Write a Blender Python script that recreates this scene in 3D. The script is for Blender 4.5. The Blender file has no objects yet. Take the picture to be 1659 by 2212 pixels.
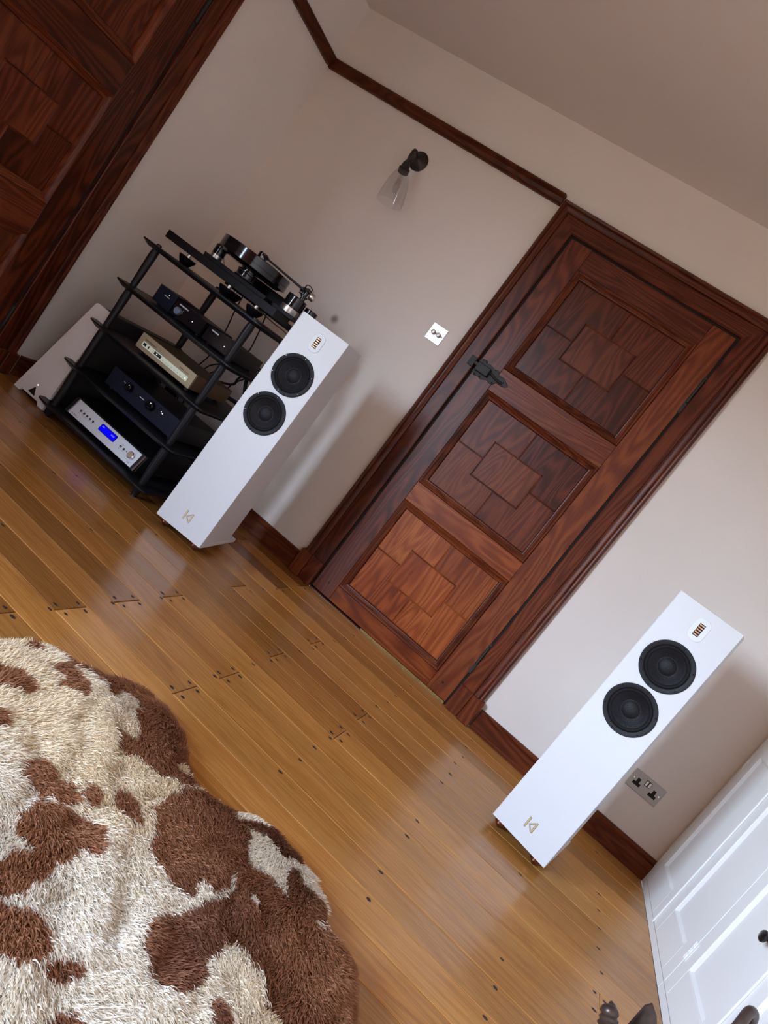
import bpy, math, random
import numpy as np
from mathutils import Vector, Matrix

random.seed(7)
scene = bpy.context.scene
COL = scene.collection
PI = math.pi
rad = math.radians

# ------------------------------------------------------------------ camera
F_PX, IMG_W, IMG_H = 1493.859, 1659, 2212
YAW, PITCH, ROLL = 0.2749, -0.1272, 0.6465
CAM = Vector((2.5946, -3.212, 0.9487))
fwd = Vector((-math.sin(YAW) * math.cos(PITCH), math.cos(YAW) * math.cos(PITCH), math.sin(PITCH)))
rgt = Vector((math.cos(YAW), math.sin(YAW), 0))
upv = rgt.cross(fwd)
# the whole picture is rolled by about 37 degrees
r2 = rgt * math.cos(ROLL) + upv * math.sin(ROLL)
u2 = -rgt * math.sin(ROLL) + upv * math.cos(ROLL)
cam_data = bpy.data.cameras.new('camera')
cam_data.sensor_fit = 'VERTICAL'
cam_data.sensor_height = 36.0
cam_data.lens = F_PX * 36.0 / IMG_H
cam_data.clip_start = 0.05
cam = bpy.data.objects.new('camera', cam_data)
m3 = Matrix((r2, u2, -fwd)).transposed()
cam.matrix_world = Matrix.Translation(CAM) @ m3.to_4x4()
COL.objects.link(cam)
scene.camera = cam


def ray(px, py):
    d = fwd * F_PX + r2 * (px - IMG_W / 2) - u2 * (py - IMG_H / 2)
    return d.normalized()


def at_z(px, py, z=0.0):
    v = ray(px, py)
    return CAM + v * ((z - CAM.z) / v.z)


def at_y(px, py, y=0.0):
    v = ray(px, py)
    return CAM + v * ((y - CAM.y) / v.y)


# ------------------------------------------------------------------ room size
W = 3.563          # right wall
D = -6.6           # wall behind the camera
H = 2.509
WIN_L = (-6.1, -4.2, 0.5, 2.32)     # window in the left wall: y0, y1, z0, z1

# ------------------------------------------------------------------ world, light, exposure
SKY = 82.0
REVEAL = 0.13        # reveal depth chosen to cut grazing light from the unseen window
world = bpy.data.worlds.new('hazy_sky')
scene.world = world
world.use_nodes = True
nt = world.node_tree
nt.nodes.clear()
n_out = nt.nodes.new('ShaderNodeOutputWorld')
n_bg = nt.nodes.new('ShaderNodeBackground')
n_tc = nt.nodes.new('ShaderNodeTexCoord')
n_sep = nt.nodes.new('ShaderNodeSeparateXYZ')
n_rmp = nt.nodes.new('ShaderNodeValToRGB')
n_map = nt.nodes.new('ShaderNodeMapRange')
n_map.inputs['From Min'].default_value = -1
n_map.inputs['From Max'].default_value = 1
nt.links.new(n_tc.outputs['Generated'], n_sep.inputs[0])
nt.links.new(n_sep.outputs['Z'], n_map.inputs['Value'])
nt.links.new(n_map.outputs[0], n_rmp.inputs[0])
e = n_rmp.color_ramp.elements
e[0].position = 0.49
e[0].color = (0.075, 0.075, 0.06, 1)        # lawn and hedges below the horizon
e[1].position = 0.515
e[1].color = (0.66, 0.81, 1.0, 1)           # bright hazy sky near the horizon
e2 = e.new(0.66)
e2.color = (0.53, 0.69, 0.95, 1)
e3 = e.new(1.0)
e3.color = (0.09, 0.15, 0.27, 1)            # deeper blue overhead
nt.links.new(n_rmp.outputs[0], n_bg.inputs['Color'])
n_bg.inputs['Strength'].default_value = SKY
nt.links.new(n_bg.outputs[0], n_out.inputs[0])


def portal(name, loc, rot, sx, sy):
    li = bpy.data.lights.new(name, 'AREA')
    li.shape = 'RECTANGLE'
    li.size = sx
    li.size_y = sy
    li.cycles.is_portal = True
    o = bpy.data.objects.new(name, li)
    o.location = loc
    o.rotation_euler = rot
    COL.objects.link(o)


portal('window_portal_side', (-REVEAL + 0.02, (WIN_L[0] + WIN_L[1]) / 2, (WIN_L[2] + WIN_L[3]) / 2), (0, -PI / 2, 0), WIN_L[3] - WIN_L[2], WIN_L[1] - WIN_L[0])

vs = scene.view_settings
vs.view_transform = 'Standard'
vs.look = 'None'
vs.gamma = 1.0
vs.use_curve_mapping = False
vs.exposure = 0.0
try:
    scene.cycles.use_denoising = True
    scene.cycles.max_bounces = 10
    scene.cycles.diffuse_bounces = 6
    scene.cycles.sample_clamp_indirect = 8.0
    scene.cycles.caustics_reflective = False
    scene.cycles.caustics_refractive = False
except Exception:
    pass

# ------------------------------------------------------------------ materials
MATS = {}


def sock(node, *names):
    for n in names:
        if n in node.inputs:
            return node.inputs[n]


def mat(name, color=(0.8, 0.8, 0.8), rough=0.5, metal=0.0, spec=0.5, coat=0.0, emit=None, estr=0.0, bump=0.0, bscale=200.0, var=0.0, vscale=6.0):
    if name in MATS:
        return MATS[name]
    m = bpy.data.materials.new(name)
    m.use_nodes = True
    t = m.node_tree
    b = t.nodes['Principled BSDF']
    b.inputs['Base Color'].default_value = (*color, 1)
    b.inputs['Roughness'].default_value = rough
    b.inputs['Metallic'].default_value = metal
    sock(b, 'Specular IOR Level', 'Specular').default_value = spec
    if coat:
        sock(b, 'Coat Weight', 'Clearcoat').default_value = coat
        sock(b, 'Coat Roughness', 'Clearcoat Roughness').default_value = 0.08
    if emit:
        sock(b, 'Emission Color', 'Emission').default_value = (*emit, 1)
        b.inputs['Emission Strength'].default_value = estr
    tc = t.nodes.new('ShaderNodeTexCoord')
    if var:
        nz = t.nodes.new('ShaderNodeTexNoise')
        nz.inputs['Scale'].default_value = vscale
        nz.inputs['Detail'].default_value = 4
        rp = t.nodes.new('ShaderNodeValToRGB')
        rp.color_ramp.elements[0].position = 0.3
        rp.color_ramp.elements[1].position = 0.7
        rp.color_ramp.elements[0].color = tuple(c * (1 - var) for c in color) + (1,)
        rp.color_ramp.elements[1].color = tuple(min(1, c * (1 + var)) for c in color) + (1,)
        t.links.new(tc.outputs['Object'], nz.inputs['Vector'])
        t.links.new(nz.outputs[0], rp.inputs[0])
        t.links.new(rp.outputs[0], b.inputs['Base Color'])
    if bump:
        nz = t.nodes.new('ShaderNodeTexNoise')
        nz.inputs['Scale'].default_value = bscale
        nz.inputs['Detail'].default_value = 3
        bp = t.nodes.new('ShaderNodeBump')
        bp.inputs['Strength'].default_value = bump
        bp.inputs['Distance'].default_value = 0.002
        t.links.new(tc.outputs['Object'], nz.inputs['Vector'])
        t.links.new(nz.outputs[0], bp.inputs['Height'])
        t.links.new(bp.outputs[0], b.inputs['Normal'])
    MATS[name] = m
    return m


def wood(name, stops, axis, rough=0.3, across=9.0, along=0.9, figure=1.5, pores=0.35, tint=0.25, bump=0.15, coat=0.0, rvar=0.1, spec=0.2, ringk=0.13):
    """Grain running along `axis`; every object gets its own stretch of timber and its own tone."""
    if name in MATS:
        return MATS[name]
    m = bpy.data.materials.new(name)
    m.use_nodes = True
    t = m.node_tree
    L = t.links.new
    b = t.nodes['Principled BSDF']
    sock(b, 'Specular IOR Level', 'Specular').default_value = spec
    tc = t.nodes.new('ShaderNodeTexCoord')
    oi = t.nodes.new('ShaderNodeObjectInfo')
    mul = t.nodes.new('ShaderNodeVectorMath')
    mul.operation = 'MULTIPLY_ADD'
    mul.inputs[1].default_value = (1, 1, 1)
    comb = t.nodes.new('ShaderNodeCombineXYZ')
    for i, k in enumerate((37.0, 53.0, 71.0)):
        mm = t.nodes.new('ShaderNodeMath')
        mm.operation = 'MULTIPLY'
        mm.inputs[1].default_value = k
        L(oi.outputs['Random'], mm.inputs[0])
        L(mm.outputs[0], comb.inputs[i])
    L(tc.outputs['Object'], mul.inputs[0])
    L(comb.outputs[0], mul.inputs[2])
    mp = t.nodes.new('ShaderNodeMapping')
    sc = [across] * 3
    sc[axis] = along
    mp.inputs['Scale'].default_value = sc
    L(mul.outputs[0], mp.inputs[0])
    n1 = t.nodes.new('ShaderNodeTexNoise')
    n1.inputs['Scale'].default_value = 1.0
    n1.inputs['Detail'].default_value = 2
    n1.inputs['Distortion'].default_value = 0.4
    L(mp.outputs[0], n1.inputs['Vector'])
    # contour rings of the noise make cathedral figure
    rg = t.nodes.new('ShaderNodeMath')
    rg.operation = 'MULTIPLY'
    rg.inputs[1].default_value = 14.0 * figure
    L(n1.outputs[0], rg.inputs[0])
    sn = t.nodes.new('ShaderNodeMath')
    sn.operation = 'SINE'
    L(rg.outputs[0], sn.inputs[0])
    ad = t.nodes.new('ShaderNodeMath')
    ad.operation = 'MULTIPLY_ADD'
    ad.inputs[1].default_value = ringk
    L(sn.outputs[0], ad.inputs[0])
    n2 = t.nodes.new('ShaderNodeTexNoise')
    n2.inputs['Scale'].default_value = 0.35
    n2.inputs['Detail'].default_value = 3
    L(mp.outputs[0], n2.inputs['Vector'])
    L(n2.outputs[0], ad.inputs[2])
    rp = t.nodes.new('ShaderNodeValToRGB')
    els = rp.color_ramp.elements
    els[0].position, els[0].color = 0.2, (*stops[0], 1)
    els[1].position, els[1].color = 0.8, (*stops[2], 1)
    x = els.new(0.48)
    x.color = (*stops[1], 1)
    L(ad.outputs[0], rp.inputs[0])
    # fine pores
    mp2 = t.nodes.new('ShaderNodeMapping')
    s2 = [420.0] * 3
    s2[axis] = 14.0
    mp2.inputs['Scale'].default_value = s2
    L(mul.outputs[0], mp2.inputs[0])
    n3 = t.nodes.new('ShaderNodeTexNoise')
    n3.inputs['Scale'].default_value = 1.0
    n3.inputs['Detail'].default_value = 3
    L(mp2.outputs[0], n3.inputs['Vector'])
    pr = t.nodes.new('ShaderNodeMapRange')
    pr.inputs['From Min'].default_value = 0.35
    pr.inputs['From Max'].default_value = 0.6
    pr.inputs['To Min'].default_value = 1 - pores
    pr.inputs['To Max'].default_value = 1.0
    L(n3.outputs[0], pr.inputs['Value'])
    tn = t.nodes.new('ShaderNodeMapRange')
    tn.inputs['To Min'].default_value = 1 - tint
    tn.inputs['To Max'].default_value = 1 + tint
    L(oi.outputs['Random'], tn.inputs['Value'])
    m1 = t.nodes.new('ShaderNodeMath')
    m1.operation = 'MULTIPLY'
    L(pr.outputs[0], m1.inputs[0])
    L(tn.outputs[0], m1.inputs[1])
    vm = t.nodes.new('ShaderNodeVectorMath')
    vm.operation = 'SCALE'
    L(rp.outputs[0], vm.inputs[0])
    L(m1.outputs[0], vm.inputs['Scale'])
    L(vm.outputs[0], b.inputs['Base Color'])
    rr = t.nodes.new('ShaderNodeMapRange')
    rr.inputs['To Min'].default_value = rough - rvar
    rr.inputs['To Max'].default_value = rough + rvar
    L(n2.outputs[0], rr.inputs['Value'])
    L(rr.outputs[0], b.inputs['Roughness'])
    bp = t.nodes.new('ShaderNodeBump')
    bp.inputs['Strength'].default_value = bump
    bp.inputs['Distance'].default_value = 0.001
    L(n3.outputs[0], bp.inputs['Height'])
    L(bp.outputs[0], b.inputs['Normal'])
    if coat:
        sock(b, 'Coat Weight', 'Clearcoat').default_value = coat
        sock(b, 'Coat Roughness', 'Clearcoat Roughness').default_value = 0.2
    MATS[name] = m
    return m


DOOR_STOPS = ((0.040, 0.008, 0.003), (0.118, 0.025, 0.009), (0.21, 0.054, 0.016))
wood_v = wood('mahogany_stained_oak_upright', DOOR_STOPS, 2, rough=0.36, tint=0.24, figure=9.0, across=5.5, along=0.75, pores=0.3)
wood_x = wood('mahogany_stained_oak_lengthwise', DOOR_STOPS, 0, rough=0.36, tint=0.24, figure=9.0, across=5.5, along=0.75, pores=0.3)
wood_y = wood('mahogany_stained_oak_crosswise', DOOR_STOPS, 1, rough=0.36, tint=0.24, figure=9.0, across=5.5, along=0.75, pores=0.3)
rail_x = wood('dark_rail_oak_lengthwise', tuple(tuple(c * 0.55 for c in st) for st in DOOR_STOPS), 0, rough=0.4, tint=0.2, figure=9.0, across=5.5, along=0.75, pores=0.3)
rail_y = wood('dark_rail_oak_crosswise', tuple(tuple(c * 0.55 for c in st) for st in DOOR_STOPS), 1, rough=0.4, tint=0.2, figure=9.0, across=5.5, along=0.75, pores=0.3)
FADED_LIT_STOPS = ((0.13, 0.022, 0.005), (0.30, 0.066, 0.014), (0.46, 0.135, 0.03))  # faded orange oak, with direct light low on the door put into its colour
faded_lit_v = wood('faded_lit_oak_upright', FADED_LIT_STOPS, 2, rough=0.38, tint=0.18, figure=9.0, across=5.5, along=0.75, pores=0.3)
faded_lit_x = wood('faded_lit_oak_lengthwise', FADED_LIT_STOPS, 0, rough=0.38, tint=0.18, figure=9.0, across=5.5, along=0.75, pores=0.3)
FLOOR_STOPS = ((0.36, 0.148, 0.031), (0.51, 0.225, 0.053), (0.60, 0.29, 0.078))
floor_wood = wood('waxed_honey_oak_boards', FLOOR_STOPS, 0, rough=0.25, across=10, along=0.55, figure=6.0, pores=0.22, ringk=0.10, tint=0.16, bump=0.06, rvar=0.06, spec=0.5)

DARK_FLOOR = tuple(tuple(c * k for c, k in zip(st, (0.56, 0.52, 0.50))) for st in FLOOR_STOPS)  # darker board tone that also carries the dim side of the room
floor_dark = wood('waxed_dark_shaded_oak_boards', DARK_FLOOR, 0, rough=0.25, across=10, along=0.55, figure=6.0, pores=0.22, ringk=0.10, tint=0.16, bump=0.06, rvar=0.06, spec=0.5)
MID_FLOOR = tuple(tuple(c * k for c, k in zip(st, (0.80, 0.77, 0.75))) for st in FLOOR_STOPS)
floor_mid = wood('waxed_brown_shaded_oak_boards', MID_FLOOR, 0, rough=0.25, across=10, along=0.55, figure=6.0, pores=0.22, ringk=0.10, tint=0.16, bump=0.06, rvar=0.06, spec=0.5)
plaster = mat('warm_white_plaster', (0.76, 0.70, 0.645), rough=0.75, spec=0.25, bump=0.25, bscale=60, var=0.025, vscale=2.2)
ceil_m = mat('ceiling_plaster', (0.74, 0.67, 0.64), rough=0.85, spec=0.2, bump=0.2, bscale=50)
white_paint = mat('white_gloss_paint', (0.80, 0.80, 0.78), rough=0.45, spec=0.35, bump=0.08, bscale=25)
spk_white = mat('satin_white_lacquer', (0.66, 0.68, 0.70), rough=0.38)
tweeter_white = mat('white_moulded_plate', (0.72, 0.75, 0.78), rough=0.4)
gap_black = mat('black_shadow_gap', (0.01, 0.008, 0.007), rough=0.9)
iron = mat('blackened_iron', (0.018, 0.016, 0.016), rough=0.55, spec=0.4, bump=0.5, bscale=120)
bronze_dark = mat('dark_bronze_fitting', (0.02, 0.017, 0.015), rough=0.42, spec=0.4)
black_satin = mat('black_satin_lacquer', (0.010, 0.010, 0.012), rough=0.38, spec=0.22)
black_matte = mat('black_matte_paint', (0.012, 0.012, 0.013), rough=0.6, spec=0.22)
black_gloss = mat('black_gloss_acrylic', (0.006, 0.006, 0.008), rough=0.12)
blue_black = mat('blue_black_anodised', (0.008, 0.010, 0.022), rough=0.4, spec=0.22)
dark_grey = mat('dark_grey_casing', (0.03, 0.027, 0.027), rough=0.5, spec=0.25)
rubber = mat('black_rubber', (0.012, 0.012, 0.014), rough=0.55, spec=0.22)
cone_m = mat('woven_black_cone', (0.008, 0.008, 0.010), rough=0.45, spec=0.22, bump=0.6, bscale=400)
chrome = mat('polished_chrome', (0.75, 0.76, 0.78), rough=0.12, metal=1.0)
bright_steel = mat('bright_satin_steel', (0.80, 0.86, 0.90), rough=0.3, metal=0.35)
dull_nickel = mat('dull_brushed_nickel', (0.40, 0.36, 0.32), rough=0.45, metal=0.7)
nickel = mat('brushed_nickel', (0.62, 0.58, 0.53), rough=0.33, metal=1.0)
silver = mat('silver_fascia', (0.74, 0.78, 0.84), rough=0.35, metal=0.15)
gold = mat('champagne_gold_fascia', (0.42, 0.34, 0.22), rough=0.4, metal=0.35)
gold_side = mat('bronze_painted_case', (0.14, 0.08, 0.035), rough=0.45, metal=0.2)
lcd_pale = mat('pale_green_display_strip', (0.55, 0.60, 0.50), rough=0.3, emit=(0.6, 0.68, 0.52), estr=0.25)
led_w = mat('white_led', (0.9, 0.95, 1.0), emit=(0.85, 0.92, 1.0), estr=2.5)
led_g = mat('green_led', (0.8, 0.95, 0.4), emit=(0.85, 1.0, 0.4), estr=2.0)
lcd_blue = mat('lit_blue_display', (0.0, 0.0, 0.2), rough=0.15, emit=(0.0, 0.0, 1.0), estr=0.9)
lcd_text = mat('lit_display_characters', (0.1, 0.1, 0.6), emit=(0.12, 0.1, 1.0), estr=1.0)
print_white = mat('white_lettering', (0.75, 0.78, 0.82), rough=0.5)
print_dark = mat('dark_lettering', (0.05, 0.04, 0.035), rough=0.5)
print_blue = mat('blue_grey_lettering', (0.12, 0.16, 0.28), rough=0.5)
knob_blue = mat('pale_blue_knob', (0.22, 0.27, 0.36), rough=0.35, metal=0.3)
amp_white = mat('grey_white_panel', (0.78, 0.81, 0.84), rough=0.45)
copper = mat('copper_feet', (0.22, 0.075, 0.045), rough=0.28, metal=0.9)
gold_line = mat('gold_inlay', (0.62, 0.47, 0.24), rough=0.35, metal=0.3)
brass_line = mat('gold_inlay_edge', (0.11, 0.065, 0.025), rough=0.4, metal=0.6)
rib_copper = mat('copper_foil_folds', (0.55, 0.30, 0.16), rough=0.35, metal=0.8)
old_bronze = mat('worn_bronze', (0.075, 0.052, 0.042), rough=0.38, metal=0.55, var=0.35, vscale=30, bump=0.3, bscale=60)
threshold_m = mat('worn_brass_threshold', (0.30, 0.17, 0.03), rough=0.5, metal=0.3, var=0.4, vscale=90)
lead_strip = mat('dusty_floor_joint', (0.26, 0.22, 0.18), rough=0.8, var=0.5, vscale=60)
nail_m = mat('oxidised_nail_head', (0.035, 0.022, 0.015), rough=0.6)
white_plastic = mat('white_plastic', (0.55, 0.56, 0.60), rough=0.45)
flex_red = mat('copper_red_flex', (0.28, 0.09, 0.05), rough=0.45)

glass = bpy.data.materials.new('clear_glass')
glass.use_nodes = True
_t = glass.node_tree
_t.nodes.clear()
_o = _t.nodes.new('ShaderNodeOutputMaterial')
_mx = _t.nodes.new('ShaderNodeMixShader')
_tr = _t.nodes.new('ShaderNodeBsdfTransparent')
_tr.inputs[0].default_value = (0.965, 0.97, 0.97, 1)
_gl = _t.nodes.new('ShaderNodeBsdfGlossy')
_gl.inputs['Roughness'].default_value = 0.02
_lw = _t.nodes.new('ShaderNodeLayerWeight')
_lw.inputs['Blend'].default_value = 0.5
_pw = _t.nodes.new('ShaderNodeMath')
_pw.operation = 'POWER'
_pw.inputs[1].default_value = 4.0
_t.links.new(_lw.outputs['Facing'], _pw.inputs[0])
_fr = _t.nodes.new('ShaderNodeMath')
_fr.operation = 'MULTIPLY_ADD'
_fr.inputs[1].default_value = 0.35
_fr.inputs[2].default_value = 0.03
_t.links.new(_pw.outputs[0], _fr.inputs[0])
_t.links.new(_fr.outputs[0], _mx.inputs[0])
_t.links.new(_tr.outputs[0], _mx.inputs[1])
_t.links.new(_gl.outputs[0], _mx.inputs[2])
_t.links.new(_mx.outputs[0], _o.inputs[0])


# ------------------------------------------------------------------ mesh helpers
class MB:
    def __init__(self):
        self.v = []
        self.f = []

    def add(self, verts, faces):
        n = len(self.v)
        self.v += [tuple(p) for p in verts]
        self.f += [tuple(i + n for i in f) for f in faces]
        return self

    def box(self, x0, x1, y0, y1, z0, z1):
        x0, x1 = min(x0, x1), max(x0, x1)
        y0, y1 = min(y0, y1), max(y0, y1)
        z0, z1 = min(z0, z1), max(z0, z1)
        return self.add([(x0, y0, z0), (x1, y0, z0), (x1, y1, z0), (x0, y1, z0), (x0, y0, z1), (x1, y0, z1), (x1, y1, z1), (x0, y1, z1)],
                        [(0, 3, 2, 1), (4, 5, 6, 7), (0, 1, 5, 4), (1, 2, 6, 5), (2, 3, 7, 6), (3, 0, 4, 7)])

    def prism(self, poly, fn, a, b):
        """poly: 2-D points; fn(u, v, w) -> 3-D point; w runs from a to b."""
        n = len(poly)
        vs_ = [fn(u, v, a) for u, v in poly] + [fn(u, v, b) for u, v in poly]
        fs = [tuple(range(n - 1, -1, -1)), tuple(range(n, 2 * n))]
        fs += [(i, (i + 1) % n, n + (i + 1) % n, n + i) for i in range(n)]
        return self.add(vs_, fs)

    def lathe(self, prof, org=(0, 0, 0), axis=(0, 0, 1), n=32, cap0=True, cap1=True, closed=False):
        """prof: (radius, height) pairs along axis."""
        ax = Vector(axis).normalized()
        t = Vector((1, 0, 0)) if abs(ax.x) < 0.9 else Vector((0, 1, 0))
        a = ax.cross(t).normalized()
        b = ax.cross(a)
        o = Vector(org)
        vs_ = []
        for r, h in prof:
            for k in range(n):
                an = 2 * PI * k / n
                vs_.append(o + ax * h + (a * math.cos(an) + b * math.sin(an)) * r)
        fs = []
        m = len(prof)
        for j in range(m - 1 if not closed else m):
            j2 = (j + 1) % m
            for k in range(n):
                k2 = (k + 1) % n
                fs.append((j * n + k, j * n + k2, j2 * n + k2, j2 * n + k))
        if not closed:
            if cap0:
                fs.append(tuple(range(n - 1, -1, -1)))
            if cap1:
                fs.append(tuple((m - 1) * n + k for k in range(n)))
        return self.add(vs_, fs)

    def cyl(self, org, axis, r, h, n=24):
        return self.lathe([(r, 0), (r, h)], org, axis, n)

    def tube(self, pts, r, n=8, caps=True):
        pts = [Vector(p) for p in pts]
        rs = r if isinstance(r, (list, tuple)) else [r] * len(pts)
        prev = None
        rings = []
        for i, p in enumerate(pts):
            d = (pts[min(i + 1, len(pts) - 1)] - pts[max(i - 1, 0)]).normalized()
            if prev is None:
                t = Vector((0, 0, 1)) if abs(d.z) < 0.9 else Vector((1, 0, 0))
                a = d.cross(t).normalized()
            else:
                a = (prev - d * prev.dot(d)).normalized()
            prev = a
            b = d.cross(a)
            rings.append([p + (a * math.cos(2 * PI * k / n) + b * math.sin(2 * PI * k / n)) * rs[i] for k in range(n)])
        vs_ = [q for ring in rings for q in ring]
        fs = [(j * n + k, j * n + (k + 1) % n, (j + 1) * n + (k + 1) % n, (j + 1) * n + k) for j in range(len(pts) - 1) for k in range(n)]
        if caps:
            fs.append(tuple(range(n - 1, -1, -1)))
            fs.append(tuple((len(pts) - 1) * n + k for k in range(n)))
        return self.add(vs_, fs)

    def mesh(self, name, smooth=None):
        me = bpy.data.meshes.new(name)
        me.from_pydata(self.v, [], self.f)
        me.validate()
        import bmesh
        bm = bmesh.new()
        bm.from_mesh(me)
        bmesh.ops.recalc_face_normals(bm, faces=bm.faces)
        bm.to_mesh(me)
        bm.free()
        if smooth:
            me.shade_smooth()
            me.set_sharp_from_angle(angle=rad(smooth))
        return me

    def build(self, name, material, parent=None, bevel=0.0, smooth=None, seg=2):
        o = bpy.data.objects.new(name, self.mesh(name, smooth))
        o.data.materials.append(material)
        COL.objects.link(o)
        if parent is not None:
            o.parent = parent
        if bevel:
            md = o.modifiers.new('bevel', 'BEVEL')
            md.width = bevel
            md.segments = seg
            md.limit_method = 'ANGLE'
            md.angle_limit = rad(40)
        return o


def tag(o, label=None, cat=None, group=None, kind=None):
    if label:
        o['label'] = label
    if cat:
        o['category'] = cat
    if group:
        o['group'] = group
    if kind:
        o['kind'] = kind
    return o


def thing(name, label, cat, loc=(0, 0, 0), rotz=0.0, group=None):
    o = bpy.data.objects.new(name, None)
    o.empty_display_size = 0.05
    COL.objects.link(o)
    o.location = loc
    o.rotation_euler = (0, 0, rotz)
    return tag(o, label, cat, group)


def struct_root(name, label=None):
    o = bpy.data.objects.new(name, None)
    o.empty_display_size = 0.05
    COL.objects.link(o)
    tag(o, label, None, None, 'structure')
    return o


def bezier(pts, n=12):
    """smooth Catmull-Rom curve through the points"""
    P = [Vector(p) for p in pts]
    P = [P[0] * 2 - P[1]] + P + [P[-1] * 2 - P[-2]]
    out = []
    for i in range(1, len(P) - 2):
        for k in range(n):
            t = k / n
            a, b, c, d = P[i - 1], P[i], P[i + 1], P[i + 2]
            out.append(0.5 * ((2 * b) + (c - a) * t + (2 * a - 5 * b + 4 * c - d) * t * t + (3 * b - a - 3 * c + d) * t ** 3))
    out.append(P[-2])
    return out


# ------------------------------------------------------------------ the setting
# walls (the openings of the doors and windows are left free)
DX0, DX1, DZ = 1.612, 2.484, 2.068            # opening of the door in the far wall
LY0, LY1, LZ = -1.70, -0.832, 2.068           # opening of the door in the left wall
TH = 0.12
w = MB()
w.box(0, DX0, 0, TH, 0, H).box(DX1, W + TH, 0, TH, 0, H).box(DX0, DX1, 0, TH, DZ, H)
wall_back = tag(w.build('wall_back', plaster), 'warm white plaster wall with the panelled door', kind='structure')
w = MB()
w.box(-TH, 0, LY1, TH, 0, H).box(-TH, 0, LY0, LY1, LZ, H).box(-TH, 0, WIN_L[1], LY0, 0, H)
w.box(-REVEAL, 0, WIN_L[0], WIN_L[1], 0, WIN_L[2]).box(-REVEAL, 0, WIN_L[0], WIN_L[1], WIN_L[3], H).box(-REVEAL, 0, D - TH, WIN_L[0], 0, H).box(-REVEAL, -TH, WIN_L[1], WIN_L[1] + 0.3, 0, H)
tag(w.build('wall_left', plaster), 'warm white plaster wall beside the rack', kind='structure')
RW = W + 0.022
w = MB().box(RW, RW + TH, D - TH, 0, 0, H)
tag(w.build('wall_right', plaster), 'warm white plaster wall above the cupboards', kind='structure')
wall_front = tag(MB().box(0, RW, D - TH, D, 0, H).build('wall_front', wood_v), 'unseen end wall of the room, oak panelled dark to cut bounced light', kind='structure')
for k_ in range(6):  # panelling added out of view, dark to keep ambient bounce low
    MB().box(0.06 + 0.585 * k_, 0.57 + 0.585 * k_, D + 0.0005, D + 0.018, 0.15, 1.05).build('wall_panel', wood_v, wall_front, bevel=0.006)
    MB().box(0.06 + 0.585 * k_, 0.57 + 0.585 * k_, D + 0.0005, D + 0.018, 1.13, 2.35).build('wall_panel', wood_v, wall_front, bevel=0.006)
tag(MB().box(-TH, RW + TH, D - TH, TH, H, H + 0.1).build('ceiling', ceil_m), 'plain off-white plaster ceiling', kind='structure')

# windows behind the camera: painted frame, sill and glazing bars
for n_, side in ((1, 'L'),):
    root = struct_root('window_%d' % n_, 'white painted sash window')
    a0, a1, z0, z1 = WIN_L
    fn = lambda a, d, z: (d - REVEAL + 0.03, a, z)

    def bar(name, b0, b1, c0, c1, d0=0.0, d1=0.05):
        p, q = fn(b0, d0, c0), fn(b1, d1, c1)
        MB().box(p[0], q[0], p[1], q[1], p[2], q[2]).build(name, white_paint, root, bevel=0.004)
    bar('window_frame', a0, a0 + 0.05, z0, z1)
    bar('window_frame', a1 - 0.05, a1, z0, z1)
    bar('window_frame', a0 + 0.05, a1 - 0.05, z1 - 0.05, z1)
    bar('window_frame', a0 + 0.05, a1 - 0.05, z0, z0 + 0.05)
    bar('meeting_rail', a0 + 0.05, a1 - 0.05, (z0 + z1) / 2 - 0.02, (z0 + z1) / 2 + 0.02)
    mid = (a0 + a1) / 2
    bar('glazing_bar', mid - 0.011, mid + 0.011, z0 + 0.05, (z0 + z1) / 2 - 0.02)
    bar('glazing_bar', mid - 0.011, mid + 0.011, (z0 + z1) / 2 + 0.02, z1 - 0.05)
    bar('window_sill', a0 + 0.002, a1 - 0.002, z0 + 0.0005, z0 + 0.025, 0.08, REVEAL)

# a small soft-edged brown mark on the plaster above the speaker
_t = plaster.node_tree
_bs = _t.nodes['Principled BSDF']
_src = _bs.inputs['Base Color'].links[0].from_socket
_tc = [n for n in _t.nodes if n.type == 'TEX_COORD'][0]
_d = _t.nodes.new('ShaderNodeVectorMath')
_d.operation = 'DISTANCE'
_d.inputs[1].default_value = (0.868, 0.0, 1.128)
_t.links.new(_tc.outputs['Object'], _d.inputs[0])
_mr = _t.nodes.new('ShaderNodeMapRange')
_mr.interpolation_type = 'SMOOTHSTEP'
_mr.inputs['From Min'].default_value = 0.004
_mr.inputs['From Max'].default_value = 0.034
_mr.inputs['To Min'].default_value = 0.75
_mr.inputs['To Max'].default_value = 0.0
_t.links.new(_d.outputs['Value'], _mr.inputs['Value'])
_mix = _t.nodes.new('ShaderNodeMix')
_mix.data_type = 'RGBA'
_t.links.new(_mr.outputs[0], _mix.inputs['Factor'])
_t.links.new(_src, [i for i in _mix.inputs if i.name == 'A' and i.type == 'RGBA'][0])
[i for i in _mix.inputs if i.name == 'B' and i.type == 'RGBA'][0].default_value = (0.16, 0.075, 0.045, 1)
_t.links.new([o for o in _mix.outputs if o.type == 'RGBA'][0], _bs.inputs['Base Color'])

# ---- floor: every board is a piece of its own
floor = tag(MB().box(-TH, RW + TH, D - TH, TH, -0.06, -0.0205).build('floor', gap_black), 'honey-brown waxed floorboards with dark nail heads', kind='structure')
PITCH_B = 0.1225
JOISTS = [0.52, 0.885, 1.25, 1.61, 1.965, 2.315, 2.675, 3.038, 3.342]
FIXED = {4: [1.947], 5: [1.579], 6: [2.312], 7: [1.951], 8: [2.319], 9: [1.604], 10: [1.972], 11: [1.608], 12: [1.974], 13: [1.616]}


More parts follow.
